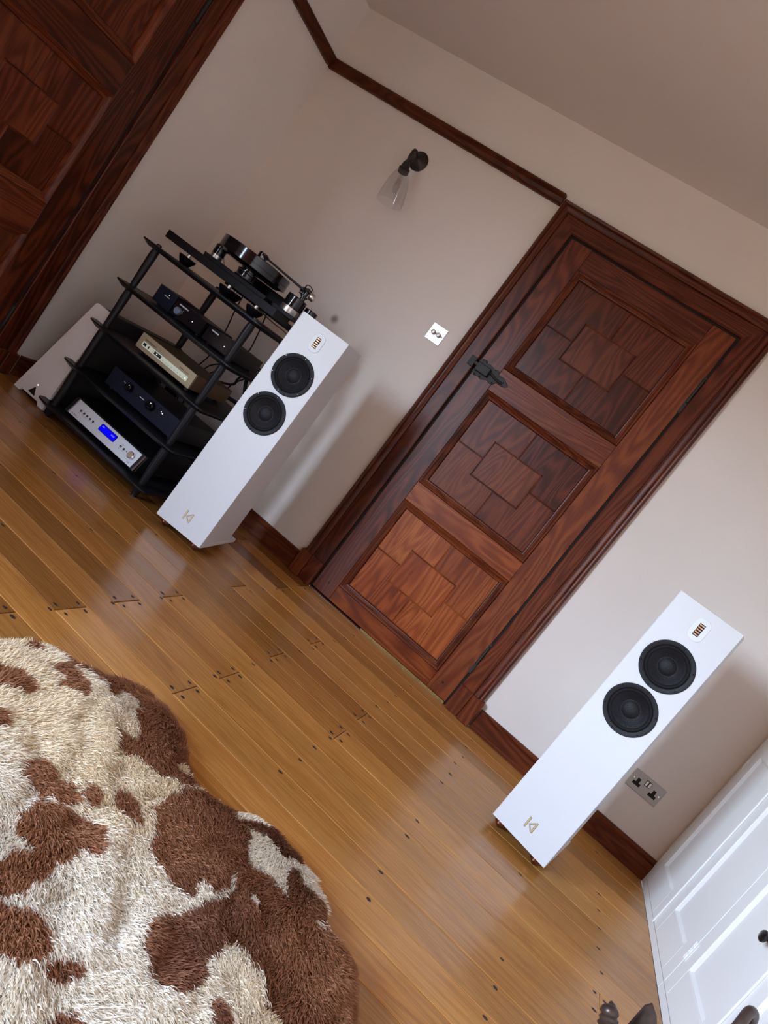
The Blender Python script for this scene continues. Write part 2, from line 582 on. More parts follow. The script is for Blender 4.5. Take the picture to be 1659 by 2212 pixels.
def board_mesh(x0, x1, y0, y1):
    g, c, t = 0.0010, 0.0018, 0.02
    x0, x1, y0, y1 = x0 + g, x1 - g, y0 + g, y1 - g
    v = [(x0, y0, -t), (x1, y0, -t), (x1, y1, -t), (x0, y1, -t), (x0, y0, -c), (x1, y0, -c), (x1, y1, -c), (x0, y1, -c),
         (x0 + c, y0 + c, 0), (x1 - c, y0 + c, 0), (x1 - c, y1 - c, 0), (x0 + c, y1 - c, 0)]
    f = [(3, 2, 1, 0), (8, 9, 10, 11)]
    for i in range(4):
        j = (i + 1) % 4
        f += [(i, j, 4 + j, 4 + i), (4 + i, 4 + j, 8 + j, 8 + i)]
    return MB().add(v, f)


nail_mesh = MB().lathe([(0.0074, 0.0), (0.0070, 0.0004)], n=10).mesh('nail')
nail_mesh.materials.append(nail_m)
rows = int(abs(D) / PITCH_B) + 1
for i in range(rows):
    ya, yb = -PITCH_B * (i + 1), -PITCH_B * i
    ya = max(ya, D)
    if yb - ya < 0.02:
        continue
    if i in FIXED:
        joints = list(FIXED[i])
        if i % 3 == 0:
            joints.append(3.342 if i % 2 else 0.52)
    else:
        joints = [random.choice(JOISTS[2:5])]
    xs = [0.0] + sorted(joints) + [W + (0.0 if i < 13 else 0.022)]
    for a, b in zip(xs[:-1], xs[1:]):
        # boards towards the rack: darker own tone, plus fading light painted in
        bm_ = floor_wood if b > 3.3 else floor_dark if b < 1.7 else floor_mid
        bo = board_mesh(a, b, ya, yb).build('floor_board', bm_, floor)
        bo.location.z = random.uniform(-0.0006, 0.0)
        if i < 18:
            for jx in JOISTS:
                if a + 0.03 < jx < b - 0.03:
                    if random.random() < 0.75:
                        spots = [(jx + random.uniform(-0.008, 0.008), yb - 0.010 - random.uniform(0, 0.008))]
                    else:
                        spots = []
                elif abs(jx - a) <= 0.03:
                    spots = [(a + 0.017, yb - 0.022), (a + 0.02, ya + 0.024)]
                elif abs(jx - b) <= 0.03:
                    spots = [(b - 0.018, yb - 0.02), (b - 0.02, ya + 0.02)]
                else:
                    spots = []
                for sx, sy in spots:
                    if sx < 0.45 and sy > -0.9:
                        continue
                    no = bpy.data.objects.new('nail', nail_mesh)
                    COL.objects.link(no)
                    no.parent = bo
                    no.location = (sx, sy, 0.0001)
                    no.rotation_euler = (0, 0, random.uniform(-0.2, 0.2))
                    no.scale = (random.uniform(0.9, 1.25), random.uniform(0.65, 0.85), 1)

# ---- skirting boards
SK = [(0.0, 0.0), (-0.021, 0.0), (-0.021, 0.078), (-0.014, 0.082), (-0.016, 0.094), (-0.010, 0.101), (0.0, 0.102)]
tag(MB().prism(SK, lambda u, v, t: (t, u, v), 0.0, 1.468).build('baseboard_back', wood_x, None, smooth=30), 'dark stained skirting board left of the door', kind='structure')
tag(MB().prism(SK, lambda u, v, t: (t, u, v), 2.628, W).build('baseboard_back', wood_x, None, smooth=30), 'dark stained skirting board right of the door', kind='structure')
tag(MB().prism(SK, lambda u, v, t: (-u, t, v), -0.655, -0.022).build('baseboard_left', wood_y, None, smooth=30), 'dark stained skirting board behind the rack', kind='structure')

# ---- picture rail
RZ0, RZ1 = 2.152, 2.205
RP = [(0, RZ0), (-0.016, RZ0), (-0.02, RZ0 + 0.006), (-0.017, RZ0 + 0.012), (-0.02, RZ0 + 0.03), (-0.034, RZ0 + 0.044), (-0.034, RZ1 - 0.004), (-0.03, RZ1), (0, RZ1)]
tag(MB().prism(RP, lambda u, v, t: (t, u, v), 0.0, 1.478).build('trim_1', rail_x, None, smooth=30), 'dark wooden picture rail running to the door frame', kind='structure')
tag(MB().prism(RP, lambda u, v, t: (-u, t, v), D, -0.035).build('trim_2', rail_y, None, smooth=30), 'dark wooden picture rail along the side wall', kind='structure')
tag(MB().prism(RP, lambda u, v, t: (t, u, v), 2.622, RW).build('trim_3', rail_x, None, smooth=30), 'dark wooden picture rail right of the door', kind='structure')


# ------------------------------------------------------------------ panelled doors
def panelled_door(name, label, to, leaf, opening_z, panels, stile_w, hinges, latch_side, mats, plinth_z=0.135, latch=True, low=None):
    """to(a, d, z): a runs along the wall, d is the depth out of the wall (towards the room), z up.
    leaf = (a0, a1) with a1 the hinge side; panels = [(z0, z1), ...] from the top."""
    mv, mh = mats
    lv, lh = low or mats          # lowest panel and rails: more orange wood, direct light painted in
    root = struct_root(name, label)
    a0, a1 = leaf
    LF = 0.004                     # leaf face in front of the plaster

    def pbox(nm, b0, b1, d0, d1, z0, z1, material, parent=root, bevel=0.0015):
        p, q = to(b0, d0, z0), to(b1, d1, z1)
        return MB().box(p[0], q[0], p[1], q[1], p[2], q[2]).build(nm, material, parent, bevel=bevel, seg=1)

    def ring(nm, rect, prof, material, parent, sides='LTRB'):
        """mitred moulding; prof = [(offset inwards, depth)]"""
        b0, b1, z0, z1 = rect
        corners = lambda o: [(b0 + o, z0 + o), (b0 + o, z1 - o), (b1 - o, z1 - o), (b1 - o, z0 + o)]
        for s, (i, j) in {'L': (0, 1), 'T': (1, 2), 'R': (2, 3), 'B': (3, 0)}.items():
            if s not in sides:
                continue
            vs_, fs = [], []
            for o, dep in prof:
                c = corners(o)
                vs_ += [to(c[i][0], dep, c[i][1]), to(c[j][0], dep, c[j][1])]
            n = len(prof)
            for k in range(n):
                k2 = (k + 1) % n
                fs.append((2 * k, 2 * k + 1, 2 * k2 + 1, 2 * k2))
            fs += [tuple(2 * k for k in range(n)), tuple(2 * k + 1 for k in range(n - 1, -1, -1))]
            MB().add(vs_, fs).build(nm, (mats[0] if s in 'LR' else mats[1]), parent, smooth=40)

    # frame: architrave with a moulded outer edge and a flat inner board
    AP = [(0.0, -0.002), (0.0, 0.018), (0.004, 0.028), (0.011, 0.034), (0.018, 0.032), (0.022, 0.026), (0.026, 0.029), (0.034, 0.029), (0.048, 0.021), (0.05, 0.012), (0.054, 0.012), (0.056, 0.018), (0.118, 0.018), (0.122, 0.015), (0.122, -0.002)]
    outer = (a0 - 0.134, a1 + 0.134, -0.134 + plinth_z, opening_z + 0.122)
    b0, b1, z0, z1 = outer
    zb = plinth_z
    for s in 'LTR':
        vs_, fs = [], []
        for o, dep in AP:
            if s == 'L':
                vs_ += [to(b0 + o, dep, zb), to(b0 + o, dep, z1 - o)]
            elif s == 'R':
                vs_ += [to(b1 - o, dep, z1 - o), to(b1 - o, dep, zb)]
            else:
                vs_ += [to(b0 + o, dep, z1 - o), to(b1 - o, dep, z1 - o)]
        n = len(AP)
        for k in range(n):
            k2 = (k + 1) % n
            fs.append((2 * k, 2 * k + 1, 2 * k2 + 1, 2 * k2))
        fs += [tuple(2 * k for k in range(n)), tuple(2 * k + 1 for k in range(n - 1, -1, -1))]
        MB().add(vs_, fs).build('architrave', mh if s == 'T' else mv, root, smooth=35)
    # plinth blocks: stepped, a little proud of the architrave
    for sgn, edge in ((1, b0), (-1, b1)):
        pb = pbox('plinth_block', edge - sgn * 0.012, edge + sgn * 0.052, 0.0, 0.042, 0.0, plinth_z, mv, bevel=0.004)
        pbox('plinth_block', edge + sgn * 0.052, edge + sgn * 0.124, 0.0, 0.030, 0.0, plinth_z, mv, bevel=0.003)
    # dark rebate around the leaf
    for q0, q1, z_0, z_1 in ((a0 - 0.0125, a0 - 0.0015, 0.0, opening_z), (a1 + 0.0015, a1 + 0.0125, 0.0, opening_z), (a0 - 0.0015, a1 + 0.0015, opening_z - 0.007, opening_z + 0.0005)):
        pbox('rebate', q0, q1, -0.04, 0.0012, z_0, z_1, gap_black, bevel=0)
    pbox('backing', a0 - 0.008, a1 + 0.008, -0.075, -0.052, -0.02, opening_z, gap_black, bevel=0)
    pbox('door_sill', a0 - 0.0075, a1 + 0.0075, -0.05, -0.0005, -0.02, 0.004, mh, bevel=0)
    # leaf: stiles, rails
    zt = opening_z - 0.008
    zbot = 0.012
    pbox('stile', a0, a0 + stile_w, -0.045, LF, zbot, zt, mv)
    pbox('stile', a1 - stile_w, a1, -0.045, LF, zbot, zt, mv)
    zs = [zt] + [z for p in panels for z in (p[1], p[0])] + [zbot]
    for k in range(0, len(zs), 2):
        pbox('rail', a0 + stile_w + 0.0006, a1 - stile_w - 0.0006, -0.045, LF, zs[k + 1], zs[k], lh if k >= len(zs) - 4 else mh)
    # panels: moulded frame, a centre square and four corner pieces round it, split by beads
    MP = [(0.0, -0.02), (0.0, LF + 0.002), (0.004, LF + 0.007), (0.010, LF + 0.005), (0.014, LF - 0.001), (0.024, LF - 0.004), (0.027, LF - 0.002), (0.032, LF - 0.003), (0.036, LF - 0.012), (0.036, -0.02)]
    dark = (mv, mh)
    for (pz0, pz1) in panels:
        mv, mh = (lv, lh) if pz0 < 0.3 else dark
        ps0, ps1 = a0 + stile_w, a1 - stile_w
        pn = pbox('panel', ps0 + 0.002, ps1 - 0.002, -0.040, -0.022, pz0 + 0.002, pz1 - 0.002, mv, bevel=0)
        ring('panel_moulding', (ps0, ps1, pz0, pz1), MP, mv, pn)
        i0, i1, k0, k1 = ps0 + 0.036, ps1 - 0.036, pz0 + 0.036, pz1 - 0.036
        ca, cz = (i0 + i1) / 2, (k0 + k1) / 2
        hw, hh = (i1 - i0) * 0.2385, (k1 - k0) * 0.2
        g = 0.0035
        PD = -0.0085

        def piece(poly, dep=PD):
            MB().prism(poly, lambda u, v, t: to(u, t, v), -0.023, dep).build('panel_piece', mv, pn, bevel=0.001, seg=1)
        piece([(ca - hw + g, cz - hh + g), (ca + hw - g, cz - hh + g), (ca + hw - g, cz + hh - g), (ca - hw + g, cz + hh - g)], PD + 0.0012)
        for sx, sz in ((-1, 1), (1, 1), (1, -1), (-1, -1)):
            ex, ez = (i0 if sx < 0 else i1), (k0 if sz < 0 else k1)
            ix, iz = ca + sx * (hw + g), cz + sz * (hh + g)
            mx, mz = ca + sx * g, cz + sz * g
            piece([(ex, ez), (mx, ez), (mx, iz), (ix, iz), (ix, mz), (ex, mz)])

        def bead(b_0, b_1, z_0, z_1):
            horiz = abs(b_1 - b_0) > abs(z_1 - z_0)
            m_ = MB()
            for o in (-0.0021, 0.0021):
                if horiz:
                    p, q = to(b_0, -0.02, z_0 + o - 0.0016), to(b_1, PD + 0.003, z_0 + o + 0.0016)
                else:
                    p, q = to(b_0 + o - 0.0016, -0.02, z_0), to(b_0 + o + 0.0016, PD + 0.003, z_1)
                m_.box(p[0], q[0], p[1], q[1], p[2], q[2])
            m_.build('bead', mh if horiz else mv, pn, bevel=0.001, seg=1)
        bead(ca - hw, ca + hw, cz + hh, cz + hh)
        bead(ca - hw, ca + hw, cz - hh, cz - hh)
        bead(ca - hw, ca - hw, cz - hh, cz + hh)
        bead(ca + hw, ca + hw, cz - hh, cz + hh)
        bead(i0, ca - hw, cz, cz)
        bead(ca + hw, i1, cz, cz)
        bead(ca, ca, cz + hh, k1)
        bead(ca, ca, k0, cz - hh)
    mv, mh = dark
    # pegs in the frame joints
    for pa in (a0 + stile_w * 0.55, a1 - stile_w * 0.55):
        for pz in (0.075, 0.69, 1.34, zt - 0.05):
            p, q = to(pa, LF - 0.001, pz), to(pa, LF + 0.0006, pz)
            MB().cyl(p, Vector(q) - Vector(p), 0.006, 0.0016, 10).build('peg', gap_black if pz < 0.1 else mv, root)
    # hinges
    for hz0, hz1 in hinges:
        p = to(a1 + 0.004, 0.008, hz0)
        hb = MB().lathe([(0.0, 0), (0.005, 0.002), (0.007, 0.004), (0.007, hz1 - hz0 - 0.004), (0.005, hz1 - hz0 - 0.002), (0, hz1 - hz0)], p, (0, 0, 1), 12, False, False).build('hinge', iron, root, smooth=40)
        q0, q1 = to(a1 - 0.004, 0.0042, hz0 - 0.05), to(a1 + 0.010, 0.0075, hz1 + 0.01)
        MB().box(q0[0], q1[0], q0[1], q1[1], q0[2], q1[2]).build('hinge_plate', iron, hb)
    if latch:
        s = 1
        la, lz = a0, 1.343
        outline = [(-0.002, 0.030), (0.012, 0.045), (0.028, 0.048), (0.034, 0.036), (0.056, 0.042), (0.084, 0.034), (0.104, 0.040), (0.118, 0.022), (0.142, 0.026), (0.168, 0.014), (0.184, 0.003), (0.168, -0.010), (0.146, -0.014), (0.128, -0.012), (0.116, -0.030), (0.098, -0.034), (0.078, -0.028), (0.052, -0.042), (0.030, -0.036), (0.014, -0.043), (-0.002, -0.030)]
        lp = MB().prism(outline, lambda u, v, t: to(la + u, t, lz + v), LF - 0.001, LF + 0.005).build('latch_plate', iron, root, bevel=0.0015)
        p, q = to(la + 0.002, LF + 0.005, lz - 0.020), to(la + 0.075, LF + 0.022, lz + 0.024)
        MB().box(p[0], q[0], p[1], q[1], p[2], q[2]).build('latch_case', iron, lp, bevel=0.004)
        p, q = to(la - 0.030, LF + 0.010, lz + 0.0), to(la + 0.006, LF + 0.020, lz + 0.016)
        MB().box(p[0], q[0], p[1], q[1], p[2], q[2]).build('latch_bolt', iron, lp, bevel=0.002)
        MB().tube(bezier([to(la + 0.07, LF + 0.012, lz + 0.006), to(la + 0.095, LF + 0.030, lz + 0.004), to(la + 0.125, LF + 0.026, lz - 0.004), to(la + 0.15, LF + 0.012, lz - 0.002)], 5), 0.0055, 8).build('latch_lever', iron, lp, smooth=50)
        for u, v in ((0.03, 0.042), (0.09, 0.032), (0.11, -0.024), (0.045, -0.034), (0.016, -0.036), (0.155, 0.006), (0.012, 0.04)):
            p = to(la + u, LF + 0.005, lz + v)
            n_ = Vector(to(0, 1, 0)) - Vector(to(0, 0, 0))
            MB().lathe([(0.0042, 0), (0.0038, 0.002), (0.002, 0.0036), (0.0004, 0.004)], p, n_, 10).build('stud', iron, lp, smooth=60)
        p, q = to(la - 0.042, 0.0185, lz - 0.018), to(la - 0.010, 0.026, lz + 0.03)
        kp = MB().box(p[0], q[0], p[1], q[1], p[2], q[2]).build('latch_keeper', iron, root, bevel=0.003)
    return root


door1 = panelled_door('door_1', 'dark red-brown oak door of three panels with black iron latch',
                      lambda a, d, z: (a, -d, z), (1.620, 2.476), DZ,
                      [(1.405, 1.955), (0.743, 1.285), (0.098, 0.638)], 0.1125,
                      [(0.243, 0.350), (1.722, 1.848)], 0, (wood_v, wood_x), low=(faded_lit_v, faded_lit_x))
# threshold strip and the dusty floor joint under the door
MB().box(1.95, 2.474, -0.010, -0.002, 0.0005, 0.011).build('threshold', threshold_m, door1)
MB().box(1.624, 2.474, -0.0155, -0.0125, 0.0005, 0.002).build('floor_joint', lead_strip, door1)
panelled_door('door_2', 'dark red-brown oak door beside the white-fronted amplifier',
              lambda a, d, z: (d, a, z), (-1.692, -0.840), LZ,
              [(1.415, 1.955), (0.757, 1.274), (0.098, 0.618)], 0.128,
              [(0.205, 0.312), (1.722, 1.848)], 0, (wood_v, wood_y), plinth_z=0.11, latch=False)

# ------------------------------------------------------------------ built-in cupboards along the right wall
def cupboard(y_hi, y_lo, label, knob=True, frame_hi=0.0):
    t = thing('built_in_cupboard', label, 'cupboard', (W, y_hi, 0), 0, 'built-in cupboards along the right wall')
    to = lambda a, d, z: (-d, a, z)      # a negative towards the camera; d out of the wall

    def pb(nm, a0, a1, d0, d1, z0, z1, m=white_paint, parent=t, bevel=0.0015):
        p, q = to(a0, d0, z0), to(a1, d1, z1)
        return MB().box(p[0], q[0], p[1], q[1], p[2], q[2]).build(nm, m, parent, bevel=bevel, seg=2)
    wd = y_hi - y_lo - 0.0005
    pb('plinth', -wd, 0, -0.02, 0.001, 0.0, 0.0275)
    pb('top_rail', -wd, 0, -0.02, 0.001, 0.838, 0.905)
    f = frame_hi
    if f:
        pb('frame_stile', -f, 0, -0.02, 0.001, 0.0275, 0.838)
    mid = -(wd + f) / 2
    doors = [(-f - 0.0015, mid + 0.001, True), (mid - 0.001, -wd + 0.0015, False)]
    for k, (da, db, first) in enumerate(doors):
        hi, lo = da, db
        z0, z1 = 0.030, 0.836
        s = 0.068
        dr = pb('cupboard_door', lo, hi, -0.020, -0.012, z0, z1, bevel=0)
        pb('stile', hi - s, hi, -0.0115, 0.0, z0, z1, parent=dr)
        pb('stile', lo, lo + s, -0.0115, 0.0, z0, z1, parent=dr)
        pb('rail', lo + s, hi - s, -0.0115, 0.0, z0, 0.136, parent=dr)
        pb('rail', lo + s, hi - s, -0.0115, 0.0, 0.722, z1, parent=dr)
        # bevelled raised field
        r0, r1, q0, q1 = lo + s, hi - s, 0.136, 0.722
        o = 0.010
        v = [to(r0, -0.0035, q0), to(r1, -0.0035, q0), to(r1, -0.0035, q1), to(r0, -0.0035, q1)]
        v += [to(r0 + o, -0.0105, q0 + o), to(r1 - o, -0.0105, q0 + o), to(r1 - o, -0.0105, q1 - o), to(r0 + o, -0.0105, q1 - o)]
        v += [to(r0 + o, -0.012, q0 + o), to(r1 - o, -0.012, q0 + o), to(r1 - o, -0.012, q1 - o), to(r0 + o, -0.012, q1 - o)]
        MB().add(v, [(0, 1, 5, 4), (1, 2, 6, 5), (2, 3, 7, 6), (3, 0, 4, 7), (4, 5, 6, 7)]).build('door_panel', white_paint, dr)
        ha = hi if first else lo
        inw = -1 if first else 1
        for hz in (0.13, 0.64):
            pb('hinge', ha + inw * 0.002, ha + inw * 0.015, 0.0, 0.0022, hz, hz + 0.07, parent=dr, bevel=0.0008)
            for zz in (hz, hz + 0.0235, hz + 0.047):
                c = to(ha + inw * 0.0032, 0.003, zz)
                MB().cyl(c, (0, 0, 1), 0.0028, 0.022, 10).build('hinge_knuckle', white_paint, dr, smooth=40)
        if first:
            # astragal bead over the meeting edges
            pb('astragal', lo - 0.007, lo + 0.009, 0.0002, 0.007, z0 - 0.004, z1, parent=dr, bevel=0.003)
            if knob:
                kc = to(lo + 0.085, 0.0, 0.425)
                MB().lathe([(0.008, 0), (0.006, 0.010), (0.008, 0.014), (0.016, 0.019), (0.018, 0.025), (0.014, 0.030), (0.0, 0.032)], kc, (-1, 0, 0), 20, True, False).build('knob', black_gloss, dr, smooth=50)
    return t


cupboard(-0.004, -0.783, 'white painted two-door cupboard in the corner behind the speaker', knob=False, frame_hi=0.024)
cupboard(-0.783, -1.565, 'white painted two-door cupboard with a black knob', knob=True)


# ------------------------------------------------------------------ loudspeakers
def loudspeaker(label, loc, rotz, lean):
    t = thing('loudspeaker', label, 'speaker', (loc[0], loc[1], 0), rotz, 'white floorstanding loudspeakers')
    w2, z0, z1, dep = 0.1145, 0.040, 1.041, 0.300
    fy = lambda z: lean * (z - z0) / (z1 - z0)          # the front leans back a little
    zb = z0
    v = [(-w2, fy(zb), zb), (w2, fy(zb), zb), (w2, dep - 0.02, zb), (-w2, dep - 0.02, zb), (-w2, fy(z1), z1), (w2, fy(z1), z1), (w2, dep - 0.02, z1), (-w2, dep - 0.02, z1)]
    cb = MB().add(v, [(0, 3, 2, 1), (4, 5, 6, 7), (1, 2, 6, 5), (2, 3, 7, 6), (3, 0, 4, 7)])
    # the front has round openings behind the drivers
    fpt = lambda x, z: (x, fy(z), z)
    fr_v, fr_f = [], []

    def fv(x, z):
        fr_v.append(fpt(x, z))
        return len(fr_v) - 1
    for (za, zc), c0 in (((0.535, 0.721), 0.628), ((0.721, 0.907), 0.814)):
        angs = sorted({round(2 * PI * k / 40, 6) for k in range(40)} | {round(math.atan2(sz - c0, sx - 0.003) % (2 * PI), 6) for sx in (-w2, w2) for sz in (za, zc)})
        ci, co = [], []
        for an_ in angs:
            ca_, sa_ = math.cos(an_), math.sin(an_)
            ci.append(fv(0.003 + 0.080 * ca_, c0 + 0.080 * sa_))
            tx = ((w2 - 0.003) / ca_ if ca_ > 1e-9 else (-w2 - 0.003) / ca_ if ca_ < -1e-9 else 1e9)
            tz = ((zc - c0) / sa_ if sa_ > 1e-9 else (za - c0) / sa_ if sa_ < -1e-9 else 1e9)
            tt_ = min(tx, tz)
            co.append(fv(0.003 + ca_ * tt_, c0 + sa_ * tt_))
        for k in range(len(angs)):
            k2 = (k + 1) % len(angs)
            fr_f.append((ci[k], ci[k2], co[k2], co[k]))
    for za, zc in ((zb, 0.535), (0.907, z1)):
        fr_f.append((fv(-w2, za), fv(w2, za), fv(w2, zc), fv(-w2, zc)))
    cb.add(fr_v, fr_f)
    cab = cb.build('cabinet', spk_white, t)
    import bmesh as _bmesh
    _b = _bmesh.new()
    _b.from_mesh(cab.data)
    _bmesh.ops.remove_doubles(_b, verts=_b.verts, dist=1e-5)
    _bmesh.ops.recalc_face_normals(_b, faces=_b.faces)
    _b.to_mesh(cab.data)
    _b.free()
    for x_ in (-w2, w2):      # fine rounded edges of the front
        MB().tube([(x_ - math.copysign(0.0012, x_), fy(zb) + 0.0006, zb), (x_ - math.copysign(0.0012, x_), fy(z1) + 0.0006, z1)], 0.0014, 8).build('edge_bead', spk_white, t, smooth=60)
    MB().box(-w2 - 0.001, w2 + 0.001, 0.012, dep + 0.07, z0 - 0.003, z0 + 0.014).build('base_plate', spk_white, t, bevel=0.0015)
    th = math.atan2(lean, z1 - z0)
    nrm = Vector((0, -math.cos(th), math.sin(th)))      # out of the front
    upd = Vector((0, math.sin(th), math.cos(th)))

    def fp(x, z, out=0.0):
        return Vector((x, fy(z), z)) + nrm * out
    # two cone drivers
    for cz in (0.814, 0.628):
        c = fp(0.003, cz, 0.0)
        R = 0.0875
        dr = MB().lathe([(R, -0.0005), (R, 0.0030), (R - 0.002, 0.0046), (R - 0.013, 0.0046), (R - 0.016, 0.003), (R - 0.016, -0.0005)], c, nrm, 56, closed=True).build('driver', rubber, t, smooth=30)
        MB().lathe([(R - 0.0165, 0.0005), (R - 0.019, 0.0050), (R - 0.0225, 0.0068), (R - 0.026, 0.0050), (R - 0.0285, 0.0005)], c, nrm, 56, False, False).build('surround', rubber, dr, smooth=50)
        MB().lathe([(R - 0.0285, 0.0010), (R - 0.040, -0.004), (0.0325, -0.013), (0.0305, -0.0135)], c, nrm, 56, False, False).build('cone', cone_m, dr, smooth=60)
        MB().lathe([(0.0315, -0.0130), (0.0312, -0.0122), (0.0308, -0.0119), (0.0304, -0.0122), (0.0303, -0.0132)], c, nrm, 56, False, False).build('voice_coil_ring', nickel, dr, smooth=60)
        MB().lathe([(0.0304, -0.0132), (0.024, -0.0088), (0.014, -0.0060), (0.005, -0.005), (0.0, -0.0048)], c, nrm, 40, False, False).build('dust_cap', cone_m, dr, smooth=60)
        MB().lathe([(0.0795, -0.0003), (0.0795, -0.03), (0.0, -0.03)], c, nrm, 40, False, False).build('basket', rubber, dr, smooth=30)
        for k in range(6):
            an = 2 * PI * (k + 0.4) / 6
            q = c + (Vector((1, 0, 0)) * math.cos(an) + upd * math.sin(an)) * (R - 0.006) + nrm * 0.0044
            MB().lathe([(0.0030, 0), (0.0028, 0.0010), (0.0012, 0.0011), (0.0010, 0.0003)], q, nrm, 10).build('screw', black_gloss, dr, smooth=40)
    # folded-foil tweeter in its rounded plate
    pc = fp(0.005, 0.971)
    hw, hh = 0.0265, 0.040
    rr = 0.022
    outl = []
    for sx, sz, a0 in ((1, 1, 0), (-1, 1, 90), (-1, -1, 180), (1, -1, 270)):
        for k in range(7):
            an = rad(a0 + 15 * k)
            outl.append((sx * (hw - rr) + rr * math.cos(an), sz * (hh - rr) + rr * math.sin(an)))
    pos = lambda u, v_, t_: pc + Vector((1, 0, 0)) * u + upd * v_ + nrm * t_
    tw = MB().prism(outl, pos, -0.002, 0.0022).build('tweeter', tweeter_white, t, bevel=0.0014, seg=2)
    MB().prism([(-0.0098, -0.0225), (0.0098, -0.0225), (0.0098, 0.0225), (-0.0098, 0.0225)], pos, 0.0, 0.0026).build('tweeter_window', black_matte, tw)
    for k in range(5):
        zc = -0.0175 + 0.00875 * k
        MB().prism([(-0.0082, zc - 0.0020), (0.0082, zc - 0.0020), (0.0082, zc + 0.0020), (-0.0082, zc + 0.0020)], pos, 0.0024, 0.0034).build('foil_fold', rib_copper, tw, bevel=0.0008)
    # inlaid emblem: upright bar, chevron, upright bar
    ec = lambda u, v_, t_: fp(u - 0.1145, v_) + nrm * t_
    bars = [[(0.098, 0.091), (0.1045, 0.091), (0.1045, 0.132), (0.098, 0.132)],
            [(0.1265, 0.091), (0.133, 0.091), (0.133, 0.132), (0.1265, 0.132)],
            [(0.1075, 0.110), (0.1245, 0.1285), (0.1245, 0.1225), (0.1135, 0.110), (0.1245, 0.0985), (0.1245, 0.0925)]]
    em = None
    for poly in bars:
        cx = sum(p[0] for p in poly) / len(poly)
        cy = sum(p[1] for p in poly) / len(poly)
        o = MB().prism(poly, ec, 0.0002, 0.0009).build('emblem', brass_line, t)
        ins = []
        for i in range(len(poly)):
            p, a, b = Vector(poly[i]), Vector(poly[i - 1]), Vector(poly[(i + 1) % len(poly)])
            d1, d2 = (p - a).normalized(), (b - p).normalized()
            n1, n2 = Vector((-d1.y, d1.x)), Vector((-d2.y, d2.x))
            sgn = 1 if sum(poly[k][0] * poly[(k + 1) % len(poly)][1] - poly[(k + 1) % len(poly)][0] * poly[k][1] for k in range(len(poly))) > 0 else -1
            bis = (n1 + n2)
            bis = bis / max(0.35, bis.length_squared / 2) * sgn
            ins.append(tuple(p + bis * 0.0009))
        MB().prism(ins, ec, 0.0004, 0.0012).build('emblem_inlay', gold_line, o)
    # copper cone feet
    for fx in (-0.082, 0.078):
        for fyy in (0.055, 0.325):
            MB().lathe([(0.004, 0.0), (0.006, 0.002), (0.024, 0.018), (0.024, 0.030), (0.012, 0.033), (0.012, 0.0365)], (fx, fyy, 0), (0, 0, 1), 24).build('foot', copper, t, smooth=30)
    return t


loudspeaker('white floorstanding speaker next to the black equipment rack', (1.269, -0.790), rad(9.0), 0.045)
loudspeaker('white floorstanding speaker in front of the double wall socket', (2.978, -0.766), rad(-13.2), 0.018)

# ------------------------------------------------------------------ equipment rack
rack = thing('equipment_rack', 'black five-shelf hi-fi rack with round tapering posts', 'rack', (0.68, -0.5, 0))
RX0, RX1, RY0, RY1 = 0.322, 1.045, -0.790, -0.215
SH = [0.062, 0.270, 0.480, 0.690, 0.896]
LX, LY = (0.388, 0.978), (-0.742, -0.258)


def rounded_rect(x0, x1, y0, y1, r, n=6):
    out = []
    for cx, cy, a in ((x1 - r, y1 - r, 0), (x0 + r, y1 - r, 90), (x0 + r, y0 + r, 180), (x1 - r, y0 + r, 270)):
        for k in range(n + 1):
            an = rad(a + 90 * k / n)
            out.append((cx + r * math.cos(an), cy + r * math.sin(an)))
    return out


ox, oy = 0.68, -0.5
for zt in SH:
    top = rounded_rect(RX0 - ox, RX1 - ox, RY0 - oy, RY1 - oy, 0.03)
    mid_ = rounded_rect(RX0 - ox, RX1 - ox, RY0 - oy, RY1 - oy, 0.03)
    bot = rounded_rect(RX0 + 0.02 - ox, RX1 - 0.02 - ox, RY0 + 0.02 - oy, RY1 - 0.02 - oy, 0.03)
    n = len(top)
    m_ = MB()
    vs_ = [(x, y, zt) for x, y in top] + [(x, y, zt - 0.006) for x, y in mid_] + [(x, y, zt - 0.020) for x, y in bot]
    fs = [tuple(range(n)), tuple(range(3 * n - 1, 2 * n - 1, -1))]
    for j in range(2):
        fs += [(j * n + k, j * n + (k + 1) % n, (j + 1) * n + (k + 1) % n, (j + 1) * n + k) for k in range(n)]
    m_.add(vs_, fs).build('shelf', black_satin, rack, smooth=30)
for lx in LX:
    for ly in LY:
        for a, b in zip(SH[:-1], SH[1:]):
            MB().lathe([(0.0, 0.0003), (0.013, 0.0003), (0.013, 0.004), (0.0148, 0.006), (0.0185, b - a - 0.05), (0.017, b - a - 0.0215), (0.0, b - a - 0.0215)], (lx - ox, ly - oy, a), (0, 0, 1), 24, False, False).build('post', black_satin, rack, smooth=40)
        ft = MB().lathe([(0.010, 0.006), (0.014, 0.012), (0.020, 0.036), (0.021, 0.0415)], (lx - ox, ly - oy, 0), (0, 0, 1), 20).build('foot', black_satin, rack, smooth=40)
        MB().lathe([(0.013, 0.0), (0.014, 0.003), (0.009, 0.006), (0.005, 0.0085)], (lx - ox, ly - oy, 0), (0, 0, 1), 20).build('spike_cup', chrome, ft, smooth=40)
        MB().lathe([(0.012, 0.0), (0.012, 0.006), (0.008, 0.010), (0.0, 0.011)], (lx - ox, ly - oy, SH[-1]), (0, 0, 1), 20, True, False).build('post_cap', black_gloss, rack, smooth=40)


